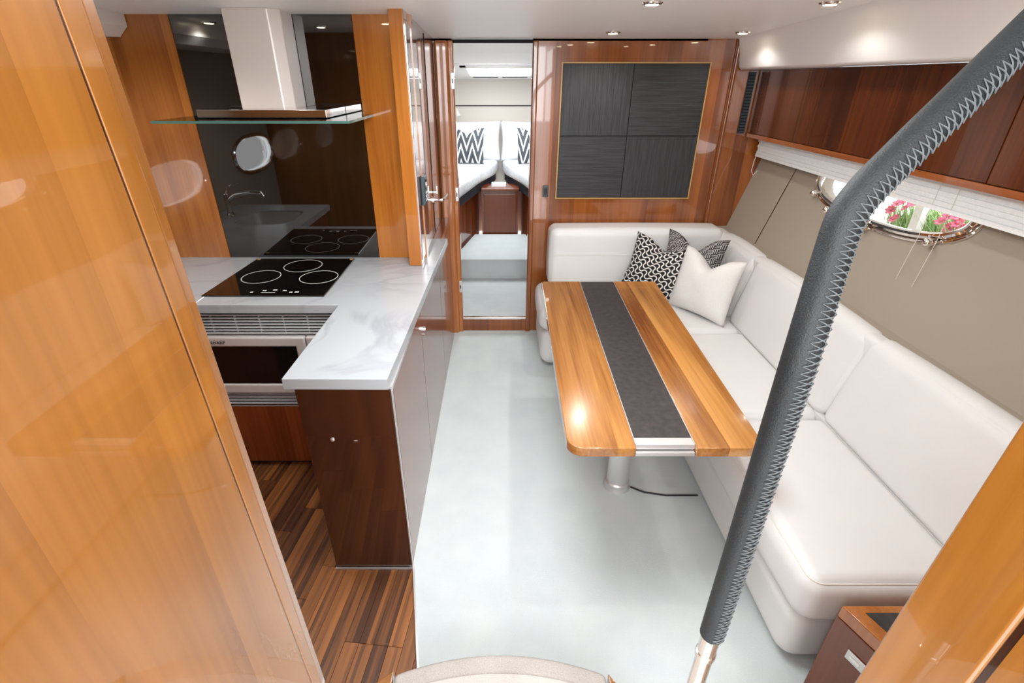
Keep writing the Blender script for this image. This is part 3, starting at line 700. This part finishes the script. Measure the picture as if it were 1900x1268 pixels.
def grille(name, z0, z1, nsl, label, dividers):
    gr = empty(name, (-1.03, YC + .01, z0)); tag(gr, label, 'vent')
    mk('backing', box(-1.335, -.70, YC + .014, YC + .022, z0, z1), M['shadow_gap'], gr, smooth=0)
    dz = (z1 - z0) / nsl
    sl = None
    for k in range(nsl):
        zc_ = z0 + (k + .5) * dz
        if sl is None:
            sl = mk('slat', box(-1.335, -.70, YC - .003, YC + .013, zc_ - dz * .08, zc_ + dz * .24, .0008, 1), M['grey_al'], gr, smooth=0); base_z = zc_
        else: sub('slat', sl, gr, Vector((0, 0, zc_ - base_z)))
    for x in dividers: mk('divider', box(x - .002, x + .002, YC + .004, YC + .016, z0 + .01, z1 - .012), M['grey_al'], gr, smooth=0)
    return gr
grille('vent_grille', .752, .852, 7, 'grey louvred vent grille above the microwave', (-1.26, -1.155, -1.05, -.945, -.84))
grille('vent_grille', .378, .448, 4, 'grey louvred vent grille below the microwave', ())
# microwave
mw = empty('microwave', (-1.02, 2.2, .452)); tag(mw, 'silver built in microwave oven with dark window', 'microwave')
mk('body', box(-1.325, -.71, YC + .012, 2.42, .452, .748), M['micro'], mw, smooth=0)
dw = mk('door', join(box(-1.325, -.86, YC - .02, YC + .012, .700, .748, .009, 3), box(-1.325, -.86, YC - .02, YC + .012, .454, .505, .009, 3), box(-1.325, -1.283, YC - .02, YC + .012, .49, .715, .008, 3), box(-.905, -.86, YC - .02, YC + .012, .49, .715, .008, 3)), M['micro'], mw)
mk('window', box(-1.285, -.903, YC - .012, YC + .008, .500, .704, .002, 1), M['micro_glass'], dw)
cp = mk('control_panel', box(-.857, -.712, YC - .018, YC + .012, .454, .748, .008, 3), M['micro'], mw)
mk('display', box(-.842, -.73, YC - .0205, YC - .01, .62, .725, .002, 1), M['micro_glass'], cp)
tcv = bpy.data.curves.new('lettering', 'FONT'); tcv.body = 'SHARP'; tcv.size = .020; tcv.extrude = .0006; tcv.space_character = 1.1
to = bpy.data.objects.new('lettering_src', tcv); C.objects.link(to)
dg_ = bpy.context.evaluated_depsgraph_get(); tm = bpy.data.meshes.new_from_object(to.evaluated_get(dg_)); bpy.data.objects.remove(to)
lt = bpy.data.objects.new('lettering', tm); C.objects.link(lt); tm.materials.append(M['black']); lt.parent = dw
lt.rotation_euler = (R(90), 0, 0); lt.location = Vector((-1.275, YC - .0208, .716)) - mw.location
# peninsula
pn = empty('peninsula_cabinet', (-.5, 2.1, 0)); tag(pn, 'dark brown peninsula cabinet under the overhanging marble worktop', 'cabinet')
mk('end_panel', prism([(-.660, 1.362, .012), (-.352, 1.362, .012), (-.356, 1.362, .858), (-.668, 1.362, .858)], (0, .02, 0), .002, 2), M['walnut'], pn)
mk('body', join(box(-.655, -.375, 1.385, YC, .012, .86), box(-.655, -.375, YC, YB, .012, .86)), M['walnut'], pn, smooth=0)
for y0, y1 in ((1.385, 2.0), (2.004, 2.75), (2.754, 3.46)):
    mk('side_door', prism([(-.352, y0, .014), (-.352, y1, .014), (-.352 , y1, .852), (-.352, y0, .852)], (-.02, 0, 0), .002, 2), M['walnut_y'], pn)
mk('end_cap', box(-.655, -.352, 2.945, 3.49, .86, .904), M['walnut_y'], pn, smooth=0)
mk('under_strip', box(-.69, -.352, 1.366, 1.39, .858, .866), M['satin'], pn, smooth=0)
mk('under_channel', box(-.376, -.350, 1.37, 2.93, .853, .8645), M['satin'], pn, smooth=0)
mk('plinth_strip', box(-.662, -.352, 1.354, 1.362, .001, .008), M['satin'], pn, smooth=0)
mk('corner_strip', box(-.3545, -.3495, 1.360, 1.372, .012, .856, .001, 1), M['satin'], pn)
kn = mk('push_latch', join(tube([(-.352, 2.04, .745), (-.338, 2.04, .745)], .010, 14), tube([(-.352, 2.04, .715), (-.345, 2.04, .715)], .006, 10)), M['chrome'], pn)
# small fixings on the end panel
mk('cover_cap', lathe([(.008, 0), (.007, .004), (.003, .006)], 0, 0, 14), M['satin'], pn, local=True).matrix_local = Matrix.Translation(Vector((-.575, 1.362, .655)) - pn.location) @ Matrix.Rotation(R(90), 4, 'X')
mk('scuff', box(-.502, -.49, 1.3605, 1.363, .648, .652), M['satin'], pn, smooth=0)
# range hood
hood = empty('range_hood', (-1.0, 2.4, 1.59)); tag(hood, 'stainless steel chimney hood with a flat glass canopy', 'hood')
mk('chimney', prism([(-1.13, 2.41, 1.635), (-.945, 2.41, 1.635), (-.905, 2.45, 1.635), (-.905, YG, 1.635), (-1.13, YG, 1.635)], (0, 0, .372), .006, 3), M['brushed'], hood)
mk('canopy_body', box(-1.265, -.725, 2.285, YG - .002, 1.606, 1.638, .003, 2), M['steel'], hood)
gl = mk('glass_canopy', box(-1.385, -.60, 2.16, YG - .002, 1.594, 1.604), M['hood_glass'], hood, smooth=0)
mk('glass_edge', join(box(-1.386, -.599, 2.158, 2.1605, 1.594, 1.604), box(-.6005, -.598, 2.16, YG - .002, 1.594, 1.604), box(-1.3865, -1.385, 2.16, YG - .002, 1.594, 1.604)), M['hood_edge'], gl, smooth=0)
mk('filter', box(-1.22, -.77, 2.31, YG - .03, 1.586, 1.594, .002, 1), M['satin'], hood)
# intercom handset on the pilaster side
ic = empty('control_handset', (-.397, 2.58, 1.2)); tag(ic, 'small dark grey control unit mounted beside the pilaster', 'control panel')
mk('casing', box(-.394, -.372, 2.545, 2.625, 1.185, 1.325, .006, 3), M['slate'], ic)
mk('screen', box(-.3735, -.371, 2.558, 2.612, 1.262, 1.308, .001, 1), M['micro_glass'], ic)
for k in range(3): mk('button', box(-.3735, -.370, 2.562, 2.608, 1.205 + k * .018, 1.215 + k * .018, .001, 1), M['ring'], ic)

# ================================================================== BULKHEAD FITTINGS
wpn = empty('wall_panel', (.83, YB, 1.03)); tag(wpn, 'square charcoal wall panel of four rippled tiles in a thin gold frame', 'wall panel')
x0, x1, z0, z1 = .385, 1.283, 1.032, 1.836
mk('frame', join(box(x0 - .008, x0, YB - .012, YB, z0 - .008, z1 + .008), box(x1, x1 + .008, YB - .012, YB, z0 - .008, z1 + .008), box(x0, x1, YB - .012, YB, z0 - .008, z0), box(x0, x1, YB - .012, YB, z1, z1 + .008)), M['gold_print'], wpn, smooth=0)
xm, zm = (x0 + x1) / 2 - .012, (z0 + z1) / 2 - .01
mk('backing', box(x0, x1, YB - .004, YB, z0, z1), M['shadow_gap'], wpn, smooth=0)
for (a, b, c_, d, mt) in ((x0, xm, zm, z1, 'wave_v'), (xm, x1, zm, z1, 'wave_h'), (x0, xm, z0, zm, 'wave_h'), (xm, x1, z0, zm, 'wave_v')):
    mk('tile', box(a + .0015, b - .0015, YB - .014, YB - .004, c_ + .0015, d - .0015, .003, 2), M[mt], wpn)
sw = empty('light_switch', (.309, YB, 1.04)); tag(sw, 'slim dark switch on the wood beside the doorway', 'switch')
mk('plate', box(.290, .328, YB - .010, YB, 1.035, 1.112, .004, 2), M['slate'], sw)
mk('rocker', box(.300, .318, YB - .015, YB - .009, 1.052, 1.095, .003, 2), M['black'], sw)
vt = empty('air_vent', (1.555, YB, 1.42)); tag(vt, 'narrow black louvred vent strip at the end of the lockers', 'vent')
mk('backing', box(1.535, 1.578, YB - .008, YB, 1.44, 1.79), M['black'], vt, smooth=0)
s0 = None
for k in range(20):
    if s0 is None: s0 = mk('slat', box(1.537, 1.576, YB - .016, YB - .008, 1.446, 1.453, .001, 1), M['slate'], vt)
    else: sub('slat', s0, vt, Vector((0, 0, k * .0174)))

# ================================================================== STARBOARD LOCKERS, BLIND
lk = empty('wall_locker', (1.8, 2.0, 1.42)); tag(lk, 'row of cherry wood lockers below the white fascia', 'locker')
mk('body', join(box(1.62, 2.0, .45, YB - .01, 1.42, 1.44), box(1.62, 1.64, .45, YB - .01, 1.44, 1.802)), M['cherry_y'], lk, smooth=0)
for y0, y1 in ((2.502, 3.37), (1.702, 2.498), (.9, 1.698), (.46, .896)):
    mk('door', box(1.600, 1.62, y0, y1, 1.446, 1.80, .002, 2), M['cherry_y'], lk)
mk('bottom_lip', box(1.596, 1.625, .45, 3.49, 1.418, 1.444, .005, 2), M['cherry_trim'], lk)
mk('end_stile', box(1.600, 1.62, 3.374, 3.49, 1.446, 1.80, .002, 1), M['cherry_y'], lk)
bl = empty('window_blind', (1.7, 2.2, 1.31)); tag(bl, 'pale pleated blind gathered up below the lockers', 'blind')
hr = mk('head_rail', box(1.665, 1.735, .6, 3.46, 1.395, 1.417, .003, 2), M['blind'], bl)
ps = None
for k in range(5):
    zz_ = 1.305 + k * .018
    wd = .004 * (k % 2)
    mk('pleat', box(1.672 - wd + .008 * (k < 1) * -1, 1.730, .62 , 3.455, zz_, zz_ + .0179, .0015, 1), M['blind'], bl)
for y in (1.95, 1.86):
    x_ = 1.668
    cd = mk('pull_cord', tube([(x_, y, 1.40), (x_ - .004, y + .004, 1.2), (x_ - .02, y + .03, .90)], .0011, 6), M['cord'], bl)
mk('side_cord', tube([(1.665, 3.40, 1.40), (1.64, 3.40, 1.28), (1.635, 3.395, 1.22), (1.64, 3.37, 1.20), (1.652, 3.35, 1.23)], .0018, 6), M['cord'], bl)

# ================================================================== SOFA
sf = empty('corner_sofa', (1.1, 2.2, .03)); tag(sf, 'white leather corner sofa along the hull side and bulkhead', 'sofa')
lea = M['leather']
mk('base', join(softbox(.92, 1.50, .975, 3.44, .035, .272, .06), softbox(.27, 1.2, 2.905, 3.44, .035, .30, .07)), lea, sf, smooth=60)
mk('toe_recess', join(box(.985, 1.46, 1.07, 3.38, .012, .06), box(.36, 1.2, 3.0, 3.38, .012, .06)), M['shadow_gap'], sf, smooth=0)
for g in (softbox(.895, 1.41, .945, 1.770, .274, .460, .055, .012), softbox(.895, 1.41, 1.775, 2.583, .274, .460, .045, .010), softbox(.895, 1.41, 2.588, 3.30, .274, .460, .045, .008), softbox(.255, .89, 2.875, 3.40, .302, .470, .06, .01)):
    mk('seat_cushion', g, lea, sf, smooth=60)
pp = [(1.38, .961, .444), (.95, .961, .444)] + [(.95 - .039 * math.sin(t), 1.0 - .039 * math.cos(t), .444) for t in [k * math.pi / 12 for k in range(1, 6)]] + [(.911, 1.0, .444), (.911, 1.70, .444)]
mk('piping', tube(pp, .0024, 6), M['cord'], sf, smooth=60)
def lean(g, z0=.44, k=.24): return xf(g, lambda v: (v.x + max(0, v.z - z0) * k, v.y, v.z))
for y0, y1 in ((.72, 1.768), (1.776, 2.765), (2.773, 3.30)):
    mk('back_cushion', lean(softbox(1.375, 1.475, y0, y1, .44, .845, .045, .012)), lea, sf, smooth=60)
mk('back_cushion', softbox(.335, 1.50, 3.27, 3.485, .46, .868, .05, .008), lea, sf, smooth=60)
mk('back_cushion_seam', box(.36, 1.30, 3.2585, 3.262, .70, .7012), M['cord'], sf, smooth=0)
mk('seat_platform', box(1.388, 1.5, .98, 3.40, .27, .452), lea, sf, smooth=0)
mk('back_rest_rail', softbox(1.475, 1.555, .72, 3.45, .40, .842, .03), lea, sf, smooth=60)

# cushions on the sofa
pillow('scatter_cushion', .40, .37, .15, M['basket'], (1.235, 3.09, .700), (.26, -.25, 0), (.12, .14, 1), 'charcoal basket weave cushion at the back of the sofa corner', dent=.10, pinch=.10)
pillow('scatter_cushion', .42, .40, .16, M['arc'], (1.025, 3.085, .648), (.29, -.15, -.06), (.06, .28, 1), 'black cushion with white interlocking arcs', dent=.05, pinch=.10)
pillow('scatter_cushion', .42, .40, .16, M['cushion_white'], (1.235, 2.83, .650), (.195, -.30, 0), (.22, .13, 1), 'plain white cushion in front of the two patterned ones', dent=.08, pinch=.10)

# ================================================================== TABLE
tb = empty('dining_table', (.56, 2.0, 0)); tag(tb, 'rectangular cherry dining table with charcoal centre strip on one pedestal', 'table')
T = .70; TH = .036
def lerp(a, b, t): return Vector(a) + (Vector(b) - Vector(a)) * t
nl, nr, fl_, fr_ = Vector((.218, 1.262, T)), Vector((.857, 1.262, T)), Vector((.243, 2.760, T)), Vector((.908, 2.760, T))
n1, n2_ = lerp(nl, nr, .345), lerp(nl, nr, .652); f1, f2_ = lerp(fl_, fr_, .335), lerp(fl_, fr_, .635)
def rounded_corner(p, a, b, r, n=6):
    p = Vector(p); da = (Vector(a) - p).normalized(); db = (Vector(b) - p).normalized()
    c = p + (da + db) * r
    L = []
    for k in range(n + 1):
        t = math.pi / 2 * k / n
        L.append(c - db * r * math.cos(t) - da * r * math.sin(t) if True else p)
    return L
dn = Vector((0, 0, -TH))
lpts = rounded_corner(nl, n1, fl_, .055)[::-1]
lft = [n1] + [f1] + rounded_corner(fl_, f1, nl, .02) [::1]
left_poly = [n1, f1] + sorted(rounded_corner(fl_, f1, nl, .02), key=lambda v: -v.x) + sorted(rounded_corner(nl, n1, fl_, .055), key=lambda v: v.x)
right_poly = [f2_, n2_] + sorted(rounded_corner(nr, n2_, fr_, .055), key=lambda v: v.x) + sorted(rounded_corner(fr_, f2_, nr, .02), key=lambda v: -v.x)
mk('leaf', prism(left_poly, dn, .003, 2), M['table'], tb)
mk('leaf', prism(right_poly, dn, .003, 2), M['table'], tb)
def strip(a0, a1, b0, b1, dz0, dz1): return prism([a0 + Vector((0, 0, dz0)), a1 + Vector((0, 0, dz0)), b1 + Vector((0, 0, dz0)), b0 + Vector((0, 0, dz0))], (0, 0, dz1 - dz0))
g1, g2 = n1 + Vector((.003, .055, 0)), n2_ + Vector((-.003, .055, 0))
h1, h2 = f1 + Vector((.003, -.004, 0)), f2_ + Vector((-.003, -.004, 0))
mk('centre_strip', strip(g1, g2, h1, h2, -.022, -.001), M['inlay'], tb, smooth=0)
mk('edge_line', join(strip(n1 + Vector((.0002, .02, 0)), n1 + Vector((.003, .02, 0)), f1 + Vector((.0002, 0, 0)), f1 + Vector((.003, 0, 0)), -.02, .0005), strip(n2_ + Vector((-.003, .02, 0)), n2_ + Vector((-.0002, .02, 0)), f2_ + Vector((-.003, 0, 0)), f2_ + Vector((-.0002, 0, 0)), -.02, .0005)), M['satin'], tb, smooth=0)
mk('end_bar', strip(n1 + Vector((.003, .018, 0)), n2_ + Vector((-.003, .018, 0)), g1, g2, -.020, -.002), M['satin'], tb, smooth=0)
mk('end_channel', strip(n1 + Vector((.002, .004, 0)), n2_ + Vector((-.002, .004, 0)), n1 + Vector((.002, .10, 0)), n2_ + Vector((-.002, .10, 0)), -TH, -.024), M['satin'], tb, smooth=0)
mk('under_frame', box(.38, .74, 1.40, 2.60, T - TH - .03, T - TH), M['black'], tb, smooth=0)
ped = mk('pedestal', lathe([(.050, .03), (.050, .36), (.049, .362), (.049, .366), (.044, .366), (.044, T - TH - .03)], .561, 1.815, 36), M['satin'], tb)
mk('foot_collar', lathe([(.063, .012), (.063, .02), (.058, .028), (.058, .05), (.052, .056)], .561, 1.815, 36), M['satin'], tb)
cb = mk('floor_cable', tube([(.625, 1.80, .016), (.68, 1.765, .016), (.78, 1.745, .016), (.93, 1.745, .016)], .004, 8), M['black'])
tag(cb, 'thin dark cable on the carpet from the table pedestal to the sofa', 'cable')

# ================================================================== SIDE CABINET BY THE SOFA END
sc_ = empty('side_cabinet', (1.2, .75, .012)); tag(sc_, 'small brown cabinet with dark inlaid top at the near end of the sofa', 'cabinet')
A = Vector((.968, .905, 0)); Bp = Vector((1.09, .60, 0))
poly = [A, Bp, Vector((1.5, .60, 0)), Vector((1.5, .905, 0))]
def at_z(L, z): return [Vector((p.x, p.y, z)) for p in L]
mk('body', prism(at_z(poly, .012), (0, 0, .37)), M['walnut_y'], sc_, smooth=0)
mk('top_rim', prism(at_z(poly, .385), (0, 0, .045), .004, 2), M['honey_x'], sc_)
inn = [Vector((1.02, .882, 0)), Vector((1.125, .62, 0)), Vector((1.48, .62, 0)), Vector((1.48, .882, 0))]
mk('inlay', prism(at_z(inn, .425), (0, 0, .0065)), M['inlay'], sc_, smooth=0)
dl = (Bp - A).normalized(); nl_ = Vector((dl.y, -dl.x, 0)); nl_ = nl_ if nl_.x < 0 else -nl_
la = A + dl * .06 + nl_ * .0015
lt2 = mk('latch', prism([la + Vector((0, 0, .285)), la + dl * .055 + Vector((0, 0, .285)), la + dl * .055 + Vector((0, 0, .32)), la + Vector((0, 0, .32))], nl_ * .004, .001, 1), M['satin'], sc_)
lb = A + dl * .07 + nl_ * .0045
mk('latch_ring', prism([lb + Vector((0, 0, .295)), lb + dl * .03 + Vector((0, 0, .295)), lb + dl * .03 + Vector((0, 0, .31)), lb + Vector((0, 0, .31))], nl_ * .003, .001, 1), M['chrome'], sc_)

# ================================================================== COMPANIONWAY STEP
stp = empty('companionway_step', (0, .6, .012)); tag(stp, 'curved beige carpeted step with wooden ends at the foot of the frame', 'step')
def arc(y_mid, y_end, xh, n=18):
    return [(-xh + 2 * xh * i / n, y_mid - (y_mid - y_end) * (2 * i / n - 1) ** 2) for i in range(n + 1)]
outer_ = arc(.871, .815, .300); inner_ = arc(.818, .762, .300)
mk('riser', prism([(x, y, .012) for x, y in outer_] + [(.300, .45, .012), (-.300, .45, .012)], (0, 0, .22), .004, 2), M['step_edge'], stp, smooth=50)
mk('nosing', prism([(x, y + .004, .225) for x, y in outer_] + [(.300, .45, .225), (-.300, .45, .225)], (0, 0, .027), .012, 4), M['step_edge'], stp, smooth=50)
mk('tread', prism([(x, y, .250) for x, y in inner_] + [(.298, .45, .250), (-.298, .45, .250)], (0, 0, .007), .003, 2), M['step_carpet'], stp, smooth=50)
for sx in (-1, 1):
    mk('side_board', prism([(sx * .303, .826, .012), (sx * .303, .40, .012), (sx * .376, .40, .012), (sx * .376, .772, .012)] if sx < 0 else [(sx * .306, .818, .012), (sx * .306, .40, .012), (sx * .36, .40, .012), (sx * .36, .74, .012)], (0, 0, .245), .003, 2), M['honey'], stp)

# ================================================================== HANDRAIL
hrl = empty('handrail', (.39, .565, 0)); tag(hrl, 'steel handrail wrapped in laced charcoal leather in the foreground', 'handrail')
ctrl = [(.398, .575, .012), (.388, .562, .55), (.384, .556, .72), (.366, .530, 1.46), (.371, .529, 1.545), (.389, .534, 1.60), (.408, .54, 1.635)]
def PD(px, py, d):
    th = R(27.7); yd = (py - 634) / 927 * d
    return ((px - 928) / 927 * d, d * math.cos(th) - yd * math.sin(th), H - (d * math.sin(th) + yd * math.cos(th)))
pole = [Vector(p) for p in ((.3985, .5776, .012), (.3925, .5688, .40), (.3865, .560, .80), (.379, .549, 1.10), (.3715, .5385, 1.35), (.3675, .5325, 1.46))]
bend = [Vector(PD(*q)) for q in ((1543, 478, .583), (1571, 402, .57), (1611, 349, .562), (1663, 297, .556), (1713, 248, .552), (1763, 200, .549), (1862, 103, .545), (1960, 8, .541))]
def smooth_path(P, m=8):
    out = []
    for i in range(len(P) - 1):
        p0 = P[max(i - 1, 0)]; p1 = P[i]; p2 = P[i + 1]; p3 = P[min(i + 2, len(P) - 1)]
        for k in range(m):
            t = k / m
            out.append(.5 * ((2 * p1) + (p2 - p0) * t + (2 * p0 - 5 * p1 + 4 * p2 - p3) * t * t + (3 * p1 - p0 - 3 * p2 + p3) * t ** 3))
    out.append(P[-1]); return out
path = smooth_path(pole + bend)
zl = .855
lo = [p for p in path if p.z <= zl + .02]; hi = [p for p in path if p.z > zl]
mk('steel_tube', tube(lo, .0155, 20), M['steel'], hrl)
pz = lambda z: min(path, key=lambda p: abs(p.z - z))
def on(z):
    for a, b in zip(path, path[1:]):
        if a.z <= z <= b.z: return a + (b - a) * ((z - a.z) / (b.z - a.z))
    return path[-1]
mk('collar', join(tube([on(.79), on(.80)], .0185, 24), tube([on(.80), on(zl + .01)], .0168, 24)), M['steel'], hrl)
hi = [on(zl)] + hi
mk('leather_sleeve', tube(hi, .0205, 24, up=(.28, -.96, 0)), M['rail_leather'], hrl)
# lacing: a crossed thread along one side of the sleeve
def frames(P, up):
    nrm = None; out = []
    for i in range(len(P)):
        t = (P[min(i + 1, len(P) - 1)] - P[max(i - 1, 0)]).normalized()
        if nrm is None: nrm = (Vector(up) - t * Vector(up).dot(t)).normalized()
        else: nrm = (nrm - t * nrm.dot(t)).normalized()
        out.append((P[i], t, nrm, t.cross(nrm)))
    return out
fr = frames(hi, (.28, -.96, 0))
cum = [0]
for a, b in zip(hi, hi[1:]): cum.append(cum[-1] + (b - a).length)
def frame_at(s):
    for i in range(len(cum) - 1):
        if cum[i] <= s <= cum[i + 1]:
            t = (s - cum[i]) / max(cum[i + 1] - cum[i], 1e-9)
            return [fr[i][k] + (fr[i + 1][k] - fr[i][k]) * t for k in range(4)]
    return fr[-1]
def surf(s, a, rr):
    p, t, n_, b_ = frame_at(s); n_ = n_.normalized(); b_ = b_.normalized()
    return p + (n_ * math.cos(a) + b_ * math.sin(a)) * rr
step = .0088; nst = int((cum[-1] - .004) / step)
for ph in (0, 1):
    pts = []
    for k in range(nst):
        sgn = 1 if (k + ph) % 2 else -1
        for q in range(3):
            t = q / 3
            a = sgn * (1 - 2 * t) * R(36)
            pts.append(surf(.003 + (k + t) * step, a, .0212 + (.0008 if ph else 0)))
    mk('lacing', tube(pts, .00085, 5), M['thread'], hrl)

# ================================================================== DOWNLIGHTS
def downlight(x, y, label, power=9.0):
    z = zc(y) - (.006 if (-.36 < x < 1.3 and y < 3.15) else .0)
    o = empty('downlight', (x, y, z)); tag(o, label, 'downlight', 'recessed ceiling downlights')
    mk('bezel', join(lathe([(.024, z - .001), (.026, z - .008), (.036, z - .006), (.040, z - .001), (.040, z + .001)], x, y, 28)), M['chrome'], o)
    mk('lens', lathe([(.001, z - .0095), (.023, z - .009), (.0235, z - .002)], x, y, 24), M['lamp'], o)
    l = bpy.data.lights.new('downlight_lamp', 'SPOT'); l.energy = power; l.spot_size = R(150); l.spot_blend = .6; l.color = (1, .97, .94); l.shadow_soft_size = .025
    lo = bpy.data.objects.new('downlight_lamp', l); C.objects.link(lo); lo.parent = o; lo.location = (0, 0, -.02)
for x, y, lab in ((.603, 3.13, 'ceiling downlight nearest the bulkhead, above the dark wall panel'), (1.297, 3.13, 'ceiling downlight in the corner beside the white fascia'),
               (.573, 2.26, 'second ceiling downlight from the bulkhead, over the table'), (1.244, 2.26, 'ceiling downlight above the sofa, farthest right in view'),
               (.57, 1.40, 'ceiling downlight over the near end of the table, above the frame'), (1.22, 1.40, 'ceiling downlight over the near sofa end, above the frame'),
               (-1.56, 2.0, 'galley ceiling downlight mirrored in the black splashback'), (-1.1, 1.55, 'added galley fill light above the open floor, out of the frame'), (-.62, 1.95, 'added galley fill light above the peninsula, out of the frame')):  # last two galley lamps are additions out of view that brighten the galley
    downlight(x, y, lab, 1.0 if -.7 < x < -.5 else (4.0 if x > 1 else 8.0))

# ================================================================== OUTSIDE THE PORTHOLE
qy = mk('quay', box(2.15, 7, -1, 9, .60, .80), M['concrete'], smooth=0); struct(qy, 'white quay outside the porthole')
po = empty('white_post', (2.30, 2.745, .8)); tag(po, 'white upright post outside the porthole among the flowers', 'post')
mk('shaft', box(2.28, 2.32, 2.715, 2.775, .80, 1.7, .004, 2), M['post'], po)
mk('foot', box(2.27, 2.33, 2.71, 2.78, .80, .815, .004, 2), M['post'], po)
def blades(x0, x1, y0, y1, n, h):
    V = []; F = []
    for _ in range(n):
        x, y = random.uniform(x0, x1), random.uniform(y0, y1); a = random.uniform(0, 6.28); hh = h * random.uniform(.5, 1); ln = random.uniform(.2, .7) * hh
        d = Vector((math.cos(a), math.sin(a), 0)); s_ = Vector((-d.y, d.x, 0)) * .0035; k = len(V)
        p0 = Vector((x, y, .8)); p1 = p0 + d * ln * .35 + Vector((0, 0, hh * .7)); p2 = p0 + d * ln + Vector((0, 0, hh))
        V += [p0 - s_, p0 + s_, p1 + s_, p1 - s_, p2]; F += [[k, k + 1, k + 2, k + 3], [k + 3, k + 2, k + 4]]
    return V, F
gp = empty('flower_bed', (2.55, 2.55, .8)); tag(gp, 'bed of green leaves outside the porthole', 'plants')
gg = mk('leaves', blades(2.36, 2.85, 2.28, 3.05, 4200, .36), M['stem'], gp, smooth=0); gg['kind'] = 'stuff'
fb = bmesh.new()
for k in range(7):
    a = 2 * math.pi * k / 7
    m_ = Matrix.Rotation(a, 4, 'Z') @ Matrix.Translation((.017, 0, .004)) @ Matrix.Rotation(R(-25), 4, 'Y') @ Matrix.Diagonal((.018, .011, .004, 1))
    bmesh.ops.create_icosphere(fb, subdivisions=1, radius=1, matrix=m_)
bmesh.ops.create_icosphere(fb, subdivisions=1, radius=.008, matrix=Matrix.Translation((0, 0, .008)))
flg = from_bm(fb); fbase = None
spots = [(2.335, 2.56, 1.13), (2.34, 2.61, 1.12), (2.33, 2.53, 1.10), (2.335, 2.50, 1.08), (2.33, 2.57, 1.065), (2.34, 2.47, 1.06), (2.33, 2.63, 1.085),
         (2.34, 2.98, 1.10), (2.335, 2.93, 1.12), (2.33, 3.0, 1.06), (2.34, 2.90, 1.10), (2.33, 2.95, 1.02), (2.335, 2.86, 1.13)]
for k, (x, y, z) in enumerate(spots):
    o = empty('pink_flower', (x, y, .8))
    hgt = z - .8
    mk('stem', tube([(0, 0, 0), (.004, .006, hgt * .6), (0, 0, hgt)], .0025, 5), M['stem'], o, local=True)
    if fbase is None: fbase = mk('blossom', flg, M['pink'], o, local=True); h_ = fbase
    else: h_ = fbase.copy(); C.objects.link(h_); h_.parent = o
    h_.location = (0, 0, hgt); h_.rotation_euler = (random.uniform(-.3, .3), random.uniform(-1.1, -.7), random.uniform(-.4, .4)); h_.scale = (1.0, 1.0, 1.0)
    if y < 2.74: tag(o, 'pink flower outside the porthole, to the right of the white post', 'flower', 'pink flowers right of the white post')
    else: tag(o, 'pink flower outside the porthole, to the left of the white post', 'flower', 'pink flowers left of the white post')
